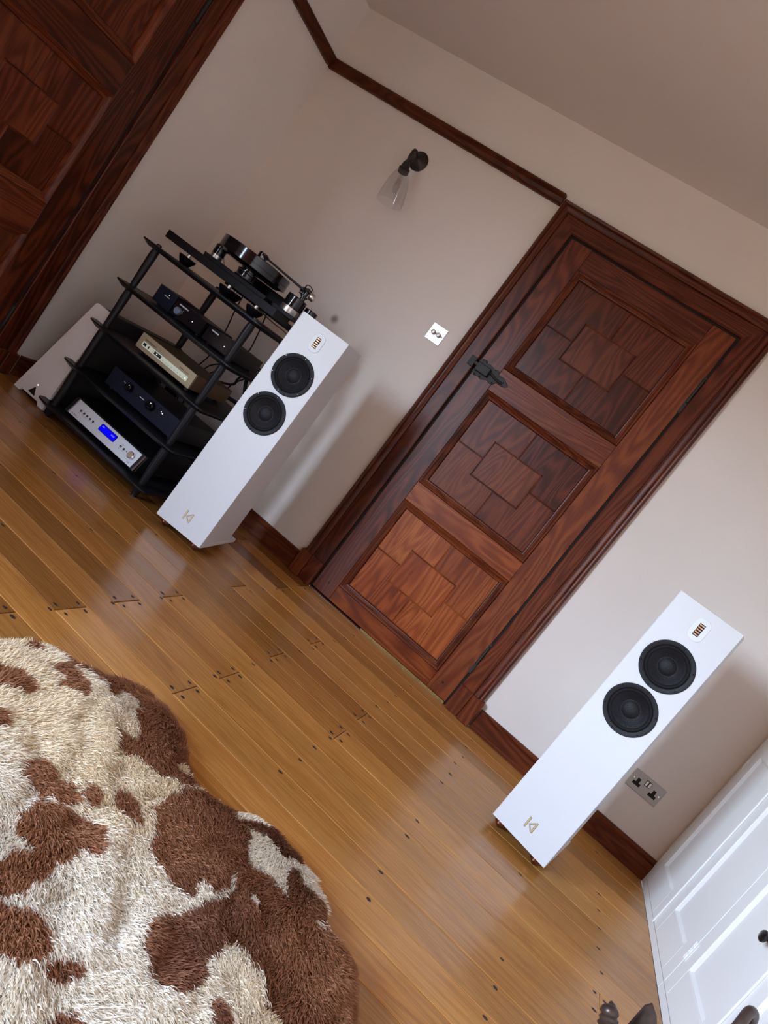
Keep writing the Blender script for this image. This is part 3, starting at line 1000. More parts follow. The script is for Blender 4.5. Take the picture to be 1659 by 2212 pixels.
def lettering(parent, fn, u0, u1, v, h, material, n, fat=0.62):
    """a row of tiny illegible letter strokes"""
    m_ = MB()
    st = (u1 - u0) / n
    for k in range(n):
        a = u0 + st * k
        hh = h * (1.0 if k % 3 else 0.85)
        m_.prism([(a, v - hh / 2), (a + st * fat, v - hh / 2), (a + st * fat, v + hh / 2), (a, v + hh / 2)], fn, 0.0, 0.0005)
    return m_.build('lettering', material, parent)


def box_unit(name, label, cat, x0, x1, y0, y1, z0, z1, body_m, face_m, face_t=0.008, feet=0.007, bevel=0.002):
    """a cased component standing on its feet; origin at its base centre"""
    cx, cy = (x0 + x1) / 2, (y0 + y1) / 2
    t = thing(name, label, cat, (cx, cy, z0))
    hx, hy, h = (x1 - x0) / 2, (y1 - y0) / 2, z1 - z0
    MB().box(-hx, hx, -hy + face_t, hy, feet, h).build('case', body_m, t, bevel=bevel)
    fa = MB().box(-hx, hx, -hy, -hy + face_t - 0.0003, feet, h).build('fascia', face_m, t, bevel=bevel * 0.6)
    for sx in (-1, 1):
        for sy in (-1, 1):
            MB().cyl((sx * (hx - 0.025), sy * (hy - 0.03), 0), (0, 0, 1), 0.011, feet, 14).build('foot', rubber, t)
    fn = lambda u, v, t_: (u - cx, -hy - t_, v - z0)
    return t, fa, fn


def knob(parent, fn, u, v, r, depth, material, name='knob', dot=None):
    p = Vector(fn(u, v, 0.0002))
    d = Vector(fn(u, v, 1)) - Vector(fn(u, v, 0))
    o = MB().lathe([(r, 0), (r, depth - 0.002), (r - 0.002, depth), (0, depth)], p, d, 28, True, False).build(name, material, parent, smooth=35)
    if dot:
        q = Vector(fn(u + 0.3 * r, v + 0.6 * r, depth + 0.0002))
        MB().cyl(q, d, 0.0016, 0.0006, 10).build('pointer_dot', dot, o)
    return o


def dot(parent, fn, u, v, r, material, name='indicator', h=0.0012):
    p = Vector(fn(u, v, 0.0002))
    d = Vector(fn(u, v, 1)) - Vector(fn(u, v, 0))
    return MB().lathe([(r, 0), (r, h * 0.6), (r * 0.5, h), (0, h)], p, d, 14, True, False).build(name, material, parent, smooth=50)


# shelf 2: three small black boxes
Z2 = SH[3] + 0.0005
t, fa, fn = box_unit('power_supply_unit', 'small black square hi-fi box on the rack with tiny white lettering', 'hi-fi unit', 0.452, 0.562, -0.68, -0.50, Z2, Z2 + 0.085, black_satin, blue_black)
lettering(fa, fn, 0.499, 0.532, 0.745, 0.004, print_white, 9)
dot(fa, fn, 0.522, 0.755, 0.0015, led_w)
t, fa, fn = box_unit('headphone_amplifier', 'black hi-fi box with a round pale blue knob on the rack', 'hi-fi unit', 0.567, 0.752, -0.68, -0.46, Z2, Z2 + 0.075, black_satin, black_gloss)
lettering(fa, fn, 0.590, 0.646, 0.7545, 0.006, print_white, 14)
knob(fa, fn, 0.606, 0.726, 0.0165, 0.016, knob_blue, dot=black_gloss)
dot(fa, fn, 0.692, 0.728, 0.002, led_w)
for k in range(4):
    dot(fa, fn, 0.622 + 0.004 * (k % 2), 0.735 + 0.005 * k - 0.01, 0.0013, print_white)
t, fa, fn = box_unit('phono_stage', 'black hi-fi box with one white indicator behind the rack post', 'hi-fi unit', 0.766, 0.938, -0.672, -0.435, Z2, Z2 + 0.070, black_satin, black_gloss)
lettering(fa, fn, 0.789, 0.832, 0.7525, 0.006, print_white, 10)
dot(fa, fn, 0.884, 0.728, 0.002, led_w)
# shelf 3: champagne-gold unit
Z3 = SH[2] + 0.0005
t, fa, fn = box_unit('gold_tuner', 'champagne-gold hi-fi unit with a pale display strip on the rack', 'hi-fi unit', 0.536, 0.876, -0.705, -0.405, Z3, 0.566, gold_side, gold, face_t=0.012, feet=0.015)
ds = MB().prism([(0.563, 0.5135), (0.848, 0.5135), (0.848, 0.5355), (0.563, 0.5355)], fn, 0.0, 0.0015).build('display_strip', lcd_pale, t, bevel=0.0006)
for u0, u1, v0, v1, m_ in ((0.570, 0.588, 0.519, 0.531, black_matte), (0.600, 0.606, 0.518, 0.531, black_matte), (0.640, 0.683, 0.5185, 0.5315, dark_grey)):
    MB().prism([(u0, v0), (u1, v0), (u1, v1), (u0, v1)], fn, 0.0012, 0.0022).build('display_window', m_, ds)
dot(ds, lambda u, v, q: fn(u, v, q + 0.0022), 0.657, 0.5255, 0.0022, led_w)
for k in range(8):
    u0 = 0.692 + 0.0185 * k
    MB().prism([(u0, 0.518), (u0 + 0.0165, 0.518), (u0 + 0.0165, 0.531), (u0, 0.531)], fn, 0.0012, 0.0024).build('button', lcd_pale, ds, bevel=0.0004)
    lettering(ds, lambda u, v, q: fn(u, v, q + 0.0024), u0 + 0.003, u0 + 0.010, 0.5205, 0.0018, print_dark, 3)
dot(ds, lambda u, v, q: fn(u, v, q + 0.0024), 0.838, 0.5245, 0.002, led_g)
lettering(fa, fn, 0.567, 0.635, 0.5455, 0.0065, print_dark, 12, 0.5)
lettering(fa, fn, 0.786, 0.812, 0.5465, 0.006, print_dark, 5, 0.5)
lettering(fa, fn, 0.816, 0.842, 0.5455, 0.004, print_dark, 6, 0.5)
# shelf 4: black preamplifier with two knobs
Z4 = SH[1] + 0.0005
t, fa, fn = box_unit('preamplifier', 'wide black amplifier with two round black knobs on the rack', 'amplifier', 0.512, 0.946, -0.705, -0.40, Z4, 0.370, black_satin, blue_black, face_t=0.012, feet=0.012)
for u in (0.640, 0.779):
    knob(fa, fn, u, 0.339, 0.017 if u < 0.7 else 0.020, 0.024, black_gloss, dot=led_w)
lettering(fa, fn, 0.704, 0.732, 0.336, 0.004, print_white, 8)
for u, v in ((0.838, 0.342), (0.845, 0.3425), (0.834, 0.347), (0.596, 0.3425), (0.601, 0.3415), (0.607, 0.337), (0.611, 0.334)):
    dot(fa, fn, u, v, 0.0017, led_w if u > 0.8 else print_white)
for k in range(3):
    MB().prism([(0.545, 0.318 - 0.006 * k), (0.595, 0.318 - 0.006 * k), (0.595, 0.3195 - 0.006 * k), (0.545, 0.3195 - 0.006 * k)], fn, 0, 0.0012).build('vent_slot', black_satin, fa)
# shelf 5: big power amplifier with a sloping silver panel and blue display
amp = thing('silver_fronted_amplifier', 'black amplifier with silver front panel and lit blue display on the lowest shelf', 'amplifier', (0.69, -0.5, SH[0] + 0.0005))
ax, ay, az = 0.69, -0.5, SH[0] + 0.0005
B0, B1 = (-0.728, 0.078), (-0.704, 0.150)          # (y, z) of the panel's lower and upper edge
an = math.atan2(B1[0] - B0[0], B1[1] - B0[1])
ph = math.hypot(B1[0] - B0[0], B1[1] - B0[1])


def apn(u, v, t_):
    """u = x in the room, v = height up the slope, t_ = out of the panel"""
    y = B0[0] + math.sin(an) * v - math.cos(an) * t_
    z = B0[1] + math.cos(an) * v + math.sin(an) * t_
    return (u - ax, y - ay, z - az)


AX0, AX1 = 0.462, 0.880
prof = [(B0[0] + 0.004, B0[1] - 0.006), (B1[0] + 0.004, B1[1] + 0.006), (-0.30, B1[1] + 0.010), (-0.30, B0[1] - 0.006)]
MB().prism(prof, lambda u, v, t_: (t_ - ax, u - ay, v - az), AX0 - 0.022, AX1 + 0.026).build('case', black_satin, amp, bevel=0.003)
fa = MB().prism([(AX0, 0), (AX1, 0), (AX1, ph), (AX0, ph)], apn, -0.003, 0.005).build('fascia', silver, amp, bevel=0.001)
for u0, u1, m_ in ((AX0 - 0.020, AX0 - 0.0045, black_satin), (AX0 - 0.0040, AX0 - 0.0018, chrome), (AX1 + 0.001, AX1 + 0.0135, black_satin), (AX1 + 0.0145, AX1 + 0.0165, chrome), (AX1 + 0.0185, AX1 + 0.0205, chrome)):
    MB().prism([(u0, -0.004), (u1, -0.004), (u1, ph + 0.003), (u0, ph + 0.003)], apn, -0.003, 0.0065).build('end_trim', m_, amp, bevel=0.0006)
ap2 = lambda u, v, t_: apn(u, v, t_ + 0.005)
disp = rounded_rect(0.632, 0.735, 0.030, 0.064, 0.006)
do = MB().prism(disp, ap2, 0.0, 0.0008).build('display', black_gloss, fa)
MB().prism(rounded_rect(0.6345, 0.7325, 0.0325, 0.0615, 0.005), ap2, 0.0008, 0.0012).build('display_glass', lcd_blue, do)
lettering(do, lambda u, v, q: ap2(u, v, q + 0.0012), 0.640, 0.656, 0.053, 0.006, lcd_text, 4)
lettering(do, lambda u, v, q: ap2(u, v, q + 0.0012), 0.702, 0.724, 0.050, 0.007, lcd_text, 5)
for u in (0.508, 0.5285, 0.549, 0.570, 0.590, 0.776, 0.797):
    bo = dot(fa, ap2, u, 0.0405, 0.0052, black_gloss, 'push_button', 0.003)
    dot(bo, lambda a_, b_, q: ap2(a_, b_, q + 0.003), u, 0.0405, 0.0018, chrome, 'button_centre', 0.0006)
    lettering(fa, ap2, u - 0.005, u + 0.005, 0.030, 0.002, print_blue, 4)
    if u in (0.508, 0.5285, 0.776):
        dot(fa, ap2, u + 0.001, 0.0535, 0.0013, print_blue)
dot(fa, ap2, 0.815, 0.0415, 0.0028, black_gloss, 'remote_eye')
kn = knob(fa, ap2, 0.846, 0.041, 0.0165, 0.014, chrome)
lettering(fa, ap2, 0.478, 0.510, 0.011, 0.003, print_blue, 9)
MB().prism([(0.466, 0.0065), (0.521, 0.0065), (0.521, 0.0075), (0.466, 0.0075)], ap2, 0, 0.0003).build('underline', print_blue, fa)
MB().prism([(0.823, 0.0165), (0.868, 0.0165), (0.868, 0.0173), (0.823, 0.0173)], ap2, 0, 0.0003).build('underline', print_blue, fa)
lettering(fa, ap2, 0.848, 0.864, 0.011, 0.0035, print_blue, 5)
for sx in (-0.19, 0.17):
    for sy in (-0.18, 0.16):
        MB().cyl((sx, sy, 0), (0, 0, 1), 0.018, B0[1] - 0.006 - az, 18).build('foot', rubber, amp)

# ------------------------------------------------------------------ turntable on the top shelf
tt = thing('turntable', 'black record player with thick platter on top of the rack', 'turntable', (0.68, -0.5, SH[4]))
ty0 = SH[4]
T = lambda x, y, z: (x - 0.68, y + 0.5, z - ty0)


def lt(nm, prof, x, y, z, m_, parent=tt, n=40, smooth=30, cap0=True, cap1=True):
    return MB().lathe(prof, T(x, y, z), (0, 0, 1), n, cap0, cap1).build(nm, m_, parent, smooth=smooth)


p, q = T(0.315, -0.665, 0.948), T(0.985, -0.535, 0.984)
MB().box(p[0], q[0], p[1], q[1], p[2], q[2]).build('plinth', black_satin, tt, bevel=0.0015)
p, q = T(0.52, -0.42, 0.940), T(1.06, -0.30, 0.968)
MB().box(p[0], q[0], p[1], q[1], p[2], q[2]).build('plinth', black_satin, tt, bevel=0.0015)
p, q = T(0.525, -0.655, 0.9842), T(0.90, -0.36, 1.002)
MB().box(p[0], q[0], p[1], q[1], p[2], q[2]).build('sub_plinth', black_satin, tt, bevel=0.0015)
p, q = T(0.82, -0.60, 0.9845), T(1.03, -0.40, 1.002)
MB().box(p[0], q[0], p[1], q[1], p[2], q[2]).build('arm_board', black_satin, tt, bevel=0.0015)
p, q = T(0.80, -0.535, 0.9405), T(0.98, -0.42, 0.968)
MB().box(p[0], q[0], p[1], q[1], p[2], q[2]).build('cross_bar', black_satin, tt, bevel=0.0015)
for (fx, fy_) in ((0.443, -0.62), (0.702, -0.62), (0.862, -0.61), (1.0, -0.36), (0.56, -0.36)):
    top_ = 0.948 if fy_ < -0.5 else 0.940
    ff = lt('isolation_cup', [(0.020, 0.0), (0.024, 0.004), (0.040, 0.028), (0.041, 0.037), (0.026, 0.038), (0.024, 0.034)], fx, fy_, ty0, black_gloss, n=32)
    lt('spike', [(0.006, 0.034), (0.010, 0.038), (0.010, top_ - ty0)], fx, fy_, ty0, nickel, ff, 16)
PX, PY = 0.672, -0.52
p, q = T(0.56, -0.41, 1.0022), T(0.86, -0.355, 1.048)
MB().box(p[0], q[0], p[1], q[1], p[2], q[2]).build('rear_chassis', black_satin, tt, bevel=0.002)
lt('bearing', [(0.053, 1.0021), (0.055, 1.008), (0.051, 1.0095), (0.048, 1.012), (0.048, 1.030), (0.050, 1.032), (0.050, 1.040), (0.040, 1.042), (0.040, 1.0495)], PX, PY, 0, black_gloss)
for zb_ in (1.009, 1.031):
    lt('bearing_ring', [(0.0502, zb_), (0.0515, zb_ + 0.002), (0.0502, zb_ + 0.004)], PX, PY, 0, nickel, cap0=False, cap1=False)
pl_ = lt('platter', [(0.130, 1.050), (0.162, 1.062), (0.170, 1.064), (0.170, 1.0835), (0.1692, 1.0842), (0.1692, 1.0852), (0.170, 1.086), (0.170, 1.115), (0.168, 1.117), (0.0, 1.117)], PX, PY, 0, black_gloss, n=72, cap1=False)
lt('record', [(0.149, 1.1172), (0.150, 1.1180), (0.149, 1.1190), (0.012, 1.1190)], PX, PY, 0, rubber, tt, 60)
lt('record_clamp', [(0.030, 1.1192), (0.030, 1.123), (0.022, 1.126), (0.022, 1.148), (0.020, 1.1505), (0.0, 1.1505)], PX + 0.01, PY, 0, black_gloss, n=28, cap1=False)
# motor with a bright lower band
mo = lt('motor', [(0.029, 1.022), (0.029, 1.064), (0.027, 1.067), (0.0, 1.067)], 0.468, -0.50, 0, black_gloss, n=30, cap1=False)
lt('motor_band', [(0.0295, 0.9845), (0.0295, 1.0215)], 0.468, -0.50, 0, nickel, mo, 30)
MB().tube([T(0.47, -0.52, 1.064), T(0.52, -0.535, 1.040), T(0.56, -0.54, 1.0)], 0.0012, 6).build('drive_belt', rubber, mo)
# arm tower
tw = lt('arm_tower', [(0.046, 1.0292), (0.046, 1.079), (0.044, 1.082), (0.0, 1.082)], 0.936, -0.50, 0, black_gloss, n=40, cap1=False)
lt('arm_tower_band', [(0.0465, 1.0022), (0.0465, 1.0288)], 0.936, -0.50, 0, nickel, tw, 40)
lt('arm_tower_side', [(0.030, 1.0022), (0.030, 1.070), (0.028, 1.072), (0.0, 1.072)], 1.005, -0.46, 0, black_gloss, tw, 30, cap1=False)
arm = lt('tonearm_pillar', [(0.012, 1.0822), (0.012, 1.094), (0.018, 1.096), (0.018, 1.102), (0.010, 1.104), (0.010, 1.124)], 0.958, -0.505, 0, black_gloss, n=20)
MB().tube([T(0.968, -0.505, 1.121), T(0.735, -0.555, 1.136)], [0.0058, 0.0042], 12).build('tonearm', black_satin, tt, smooth=50)
MB().tube([T(0.738, -0.555, 1.137), T(0.712, -0.560, 1.136)], 0.0072, 8).build('headshell', black_satin, tt)
MB().box(*[c for ab in zip(T(0.704, -0.568, 1.121), T(0.718, -0.552, 1.135)) for c in ab]).build('cartridge', nickel, tt, bevel=0.002)
MB().lathe([(0.0, 0.0), (0.014, 0.002), (0.017, 0.006), (0.017, 0.022), (0.013, 0.027), (0.0, 0.028)], T(0.975, -0.503, 1.1185), Vector((0.233, 0.05, -0.02)), 24, False, False).build('counterweight', nickel, tt, smooth=40)
for k, (dx, dz, r_) in enumerate(((-0.02, 0.014, 0.004), (-0.012, 0.020, 0.003), (0.004, 0.022, 0.004), (-0.022, 0.0, 0.004), (-0.018, -0.010, 0.004), (0.010, 0.012, 0.005))):
    MB().cyl(T(0.958 + dx, -0.525, 1.114 + dz), (0, 1, 0), r_, 0.04, 10).build('arm_screw', black_gloss if k % 2 else iron, tt)
MB().tube(bezier([T(0.95, -0.52, 1.118), T(0.952, -0.53, 1.145), T(0.968, -0.525, 1.150), T(0.985, -0.51, 1.140)], 5), 0.0022, 6).build('anti_skate_wire', black_gloss, tt)

# ------------------------------------------------------------------ white-fronted floor amplifier left of the rack
fa_t = thing('floor_amplifier', 'tall grey-white fronted amplifier with a black triangle standing on the floor', 'amplifier', (0.25, -0.45, 0))
F = lambda x, y, z: (x - 0.25, y + 0.45, z)
YF = -0.735
shape = [(0.134, 0.0015), (0.172, 0.0015), (0.184, 0.015), (0.296, 0.017), (0.306, 0.0015), (0.342, 0.0015), (0.362, 0.533), (0.355, 0.540), (0.279, 0.540), (0.270, 0.533)]
pf = MB().prism(shape, lambda u, v, t_: F(u, t_, v), YF, YF + 0.016).build('front_panel', amp_white, fa_t, bevel=0.002)
MB().prism([(0.150, 0.017), (0.338, 0.017), (0.356, 0.530), (0.350, 0.536), (0.283, 0.536), (0.276, 0.530)], lambda u, v, t_: F(u, t_, v), YF + 0.0165, -0.16).build('case', dark_grey, fa_t, bevel=0.004)
inner = [(0.156, 0.028), (0.335, 0.028), (0.351, 0.528), (0.281, 0.528)]
for i in range(4):
    a_, b_ = Vector(inner[i]), Vector(inner[(i + 1) % 4])
    d_ = (b_ - a_).normalized()
    nn = Vector((-d_.y, d_.x)) * 0.0008
    MB().prism([tuple(a_ - nn), tuple(b_ - nn), tuple(b_ + nn), tuple(a_ + nn)], lambda u, v, t_: F(u, YF - t_, v), 0.0, 0.0006).build('border_line', print_white, pf)
MB().prism([(0.220, 0.028), (0.266, 0.027), (0.247, 0.066)], lambda u, v, t_: F(u, YF - t_, v), 0.0, 0.0008).build('triangle_mark', black_satin, pf)
MB().cyl(F(0.2505, YF, 0.078), (0, -1, 0), 0.0028, 0.001, 12).build('indicator', led_w, pf)
MB().cyl(F(0.249, YF, 0.072), (0, -1, 0), 0.0014, 0.001, 10).build('indicator', black_satin, pf)
for fx in (0.185, 0.30):
    for fy_ in (-0.70, -0.22):
        ff = MB().lathe([(0.012, 0.0), (0.013, 0.004), (0.008, 0.008), (0.010, 0.0165)], F(fx, fy_, 0), (0, 0, 1), 18).build('foot', chrome, fa_t, smooth=40)

# ------------------------------------------------------------------ cables and power strip behind the rack
ps = thing('power_strip', 'white multi-way power strip on the wall behind the rack', 'power strip', (0.35, 0, 0.302))
MB().box(-0.128, 0.135, -0.032, 0.0, -0.019, 0.019).build('body', white_plastic, ps, bevel=0.004)
for k in range(4):
    so = MB().box(-0.115 + 0.062 * k, -0.07 + 0.062 * k, -0.0335, -0.0322, -0.015, 0.015).build('outlet', white_plastic, ps, bevel=0.001)
    MB().box(-0.097 + 0.062 * k, -0.089 + 0.062 * k, -0.0342, -0.0336, -0.002, 0.008).build('pin_slot', black_matte, so)
plug = thing('plug', 'black mains plug in the white power strip behind the rack', 'plug', (0.36, -0.0345, 0.302))
MB().box(-0.035, 0.03, -0.045, 0.0, -0.028, 0.03).build('plug_body', rubber, plug, bevel=0.006)
MB().tube(bezier([(0.0, -0.03, -0.026), (0.0, -0.035, -0.08), (0.04, -0.04, -0.16), (0.10, -0.045, -0.22), (0.2, -0.03, -0.28)], 6), 0.0045, 8).build('plug_cord', rubber, plug, smooth=60)


def cable(pts, r, label, group='cables behind the rack', m_=rubber):
    o = MB().tube(bezier(pts, 8), r, 8).build('audio_cable', m_, None, smooth=60)
    return tag(o, label, 'cable', group)


cable([(0.462, -0.16, 0.94), (0.47, -0.155, 0.85), (0.487, -0.15, 0.74), (0.49, -0.15, 0.60), (0.47, -0.155, 0.50), (0.48, -0.16, 0.34), (0.55, -0.13, 0.17), (0.6, -0.1, 0.05)], 0.0035, 'thin black cable dropping from the turntable past the small boxes')
cable([(0.640, -0.17, 0.94), (0.655, -0.155, 0.83), (0.66, -0.15, 0.72), (0.60, -0.15, 0.60), (0.54, -0.155, 0.50), (0.52, -0.16, 0.36), (0.56, -0.13, 0.16), (0.66, -0.1, 0.03)], 0.0035, 'thin black cable hanging straight down beside the rack post')
cable([(0.64, -0.43, 0.73), (0.645, -0.20, 0.71), (0.60, -0.15, 0.63), (0.525, -0.15, 0.56), (0.505, -0.15, 0.48), (0.52, -0.16, 0.36)], 0.0035, 'thin black cable from the box with the blue knob')
cable([(0.84, -0.42, 0.73), (0.82, -0.19, 0.70), (0.74, -0.16, 0.62), (0.70, -0.16, 0.56), (0.70, -0.18, 0.50)], 0.004, 'black cable from the phono box hanging behind the gold unit')
cable([(0.90, -0.42, 0.72), (0.92, -0.18, 0.68), (0.86, -0.17, 0.58), (0.835, -0.17, 0.47), (0.83, -0.17, 0.30), (0.90, -0.12, 0.10)], 0.0045, 'black cable running down from the phono box to the floor')
cable([(0.70, -0.39, 0.53), (0.71, -0.18, 0.56), (0.715, -0.17, 0.60), (0.73, -0.17, 0.65), (0.75, -0.2, 0.70)], 0.006, 'fat black cable rising behind the gold unit to the shelf above')
cable([(0.84, -0.40, 0.525), (0.855, -0.30, 0.520), (0.86, -0.20, 0.50), (0.82, -0.17, 0.53), (0.77, -0.17, 0.60), (0.76, -0.2, 0.68)], 0.010, 'thick black power cable curling behind the gold unit', None)
for k in range(4):
    x_ = 0.47 + 0.035 * k
    cable([(x_, -0.05, 0.29), (x_ - 0.03, -0.12, 0.26), (x_ + 0.02, -0.16, 0.20), (x_ + 0.07, -0.12, 0.15), (x_ + 0.12, -0.08, 0.05)], 0.004, 'black cable looping down from the white power strip', 'cables at the power strip')
cable([(0.70, -0.45, 0.945), (0.76, -0.30, 0.93), (0.80, -0.16, 0.92), (0.84, -0.15, 0.86), (0.86, -0.15, 0.70), (0.85, -0.16, 0.5)], 0.003, 'thin copper-red signal cable hanging below the turntable', None, flex_red)

# ------------------------------------------------------------------ wall lamp
sc_ = thing('wall_lamp', 'black wall lamp with a clear glass bell shade and filament bulb', 'lamp', (0.744, 0, 1.993))
MB().lathe([(0.050, 0), (0.050, 0.006), (0.046, 0.010), (0.040, 0.011), (0.034, 0.018), (0.014, 0.028), (0.008, 0.034), (0.0, 0.036)], (0, 0, 0), (0, -1, 0), 40, True, False).build('back_plate', bronze_dark, sc_, smooth=40)
S = lambda x, y, z: (x - 0.744, y, z - 1.993)
MB().tube(bezier([S(0.744, -0.03, 1.993), S(0.745, -0.065, 2.002), S(0.748, -0.10, 1.996), S(0.752, -0.112, 1.965), S(0.757, -0.11, 1.925)], 8), 0.0075, 12).build('arm', bronze_dark, sc_, smooth=60)
axd = Vector((0.042, 0.0, -0.187)).normalized()
h0 = Vector(S(0.757, -0.11, 1.934))
MB().lathe([(0.008, 0), (0.014, 0.004), (0.015, 0.012), (0.019, 0.014), (0.019, 0.020), (0.017, 0.022), (0.021, 0.026), (0.021, 0.038), (0.028, 0.040), (0.028, 0.046), (0.024, 0.049), (0.026, 0.053), (0.026, 0.062), (0.0, 0.063)], h0, axd, 28, True, False).build('lamp_holder', bronze_dark, sc_, smooth=35)
g0 = h0 + axd * 0.052
gp = [(0.0275, 0.0), (0.033, 0.006), (0.042, 0.024), (0.052, 0.055), (0.059, 0.090), (0.064, 0.125), (0.067, 0.165)]
gl = MB().lathe(gp + [(r_ - 0.0018, h_) for r_, h_ in reversed(gp)], g0, axd, 48, closed=True).build('glass_shade', glass, sc_, smooth=60)
b0_ = h0 + axd * 0.064
bu = MB().lathe([(0.009, 0), (0.010, 0.012), (0.014, 0.022), (0.0155, 0.045), (0.0155, 0.075), (0.012, 0.092), (0.006, 0.100), (0.0, 0.102)], b0_, axd, 24, False, False).build('bulb', glass, sc_, smooth=60)
sd = axd.cross(Vector((0, 1, 0))).normalized()
zig = []
for k in range(9):
    an_ = 2 * PI * k / 8
    for s_ in ((0.030, 0.062) if k % 2 else (0.062, 0.030)):
        zig.append(b0_ + axd * s_ + (sd * math.cos(an_) + Vector((0, 1, 0)) * math.sin(an_)) * 0.008)
MB().tube(zig, 0.0009, 5).build('filament', rib_copper, bu)
MB().tube([b0_, b0_ + axd * 0.030], 0.0025, 8).build('filament_stem', glass, bu)

# ------------------------------------------------------------------ light switch and double socket
sw = thing('light_switch', 'square polished metal light switch with two round dimmer knobs by the door', 'light switch', (1.361, 0, 1.357))
MB().box(-0.0435, 0.0435, -0.005, 0, -0.0435, 0.0435).build('switch_plate', bright_steel, sw, bevel=0.002)
for kx in (-0.016, 0.014):
    MB().lathe([(0.0065, 0), (0.0065, 0.004), (0.0105, 0.006), (0.0115, 0.012), (0.009, 0.018), (0, 0.0195)], (kx, -0.005, 0.0), (0, -1, 0), 24, True, False).build('dimmer_knob', nickel, sw, smooth=50)
MB().lathe([(0.0042, 0), (0.0042, 0.002), (0.0025, 0.003), (0, 0.003)], (0.033, -0.005, 0.0), (0, -1, 0), 16, True, False).build('screw', nickel, sw, smooth=50)

so = thing('wall_socket', 'brushed nickel double wall socket beside the white speaker', 'wall socket', (3.346, 0, 0.313))
MB().box(-0.073, 0.073, -0.005, 0, -0.043, 0.043).build('face_plate', dull_nickel, so, bevel=0.0022)


def tee(cx):
    return [(cx - 0.017, -0.017), (cx + 0.017, -0.017), (cx + 0.017, -0.003), (cx + 0.007, -0.003), (cx + 0.007, 0.017), (cx - 0.007, 0.017), (cx - 0.007, -0.003), (cx - 0.017, -0.003)]


for cx in (-0.038, 0.038):
    o = MB().prism(tee(cx), lambda u, v, t_: (u, -t_, v - 0.003), 0.0045, 0.0058).build('socket_insert', black_matte, so, bevel=0.0006)
    for du, dv in ((0, 0.008), (-0.0105, -0.0105), (0.0105, -0.0105)):
        MB().box(cx + du - 0.0022, cx + du + 0.0022, -0.0062, -0.0057, dv - 0.005, dv + 0.001).build('pin_slot', gap_black, o)
sf = MB().prism(rounded_rect(-0.0125, 0.0125, 0.004, 0.031, 0.002, 3), lambda u, v, t_: (u, -t_, v), 0.0045, 0.0060).build('rocker_frame', black_matte, so)
for cx in (-0.0068, 0.0068):
    MB().box(cx - 0.0046, cx + 0.0046, -0.0080, -0.0058, 0.0065, 0.0285).build('rocker', nickel, sf, bevel=0.001)
for cx in (-0.061, 0.061):
    MB().lathe([(0.0036, 0), (0.0036, 0.0008), (0.001, 0.0012), (0, 0.0012)], (cx, -0.005, 0.004), (0, -1, 0), 16, True, False).build('screw', chrome, so, smooth=50)

# ------------------------------------------------------------------ sheepskin rug with cow patches
K8 = 1659 / 800.0


def c8(a, b, z=0.05):
    p = at_z(a / K8, 1350 + b / K8, z)
    return (p.x, p.y)


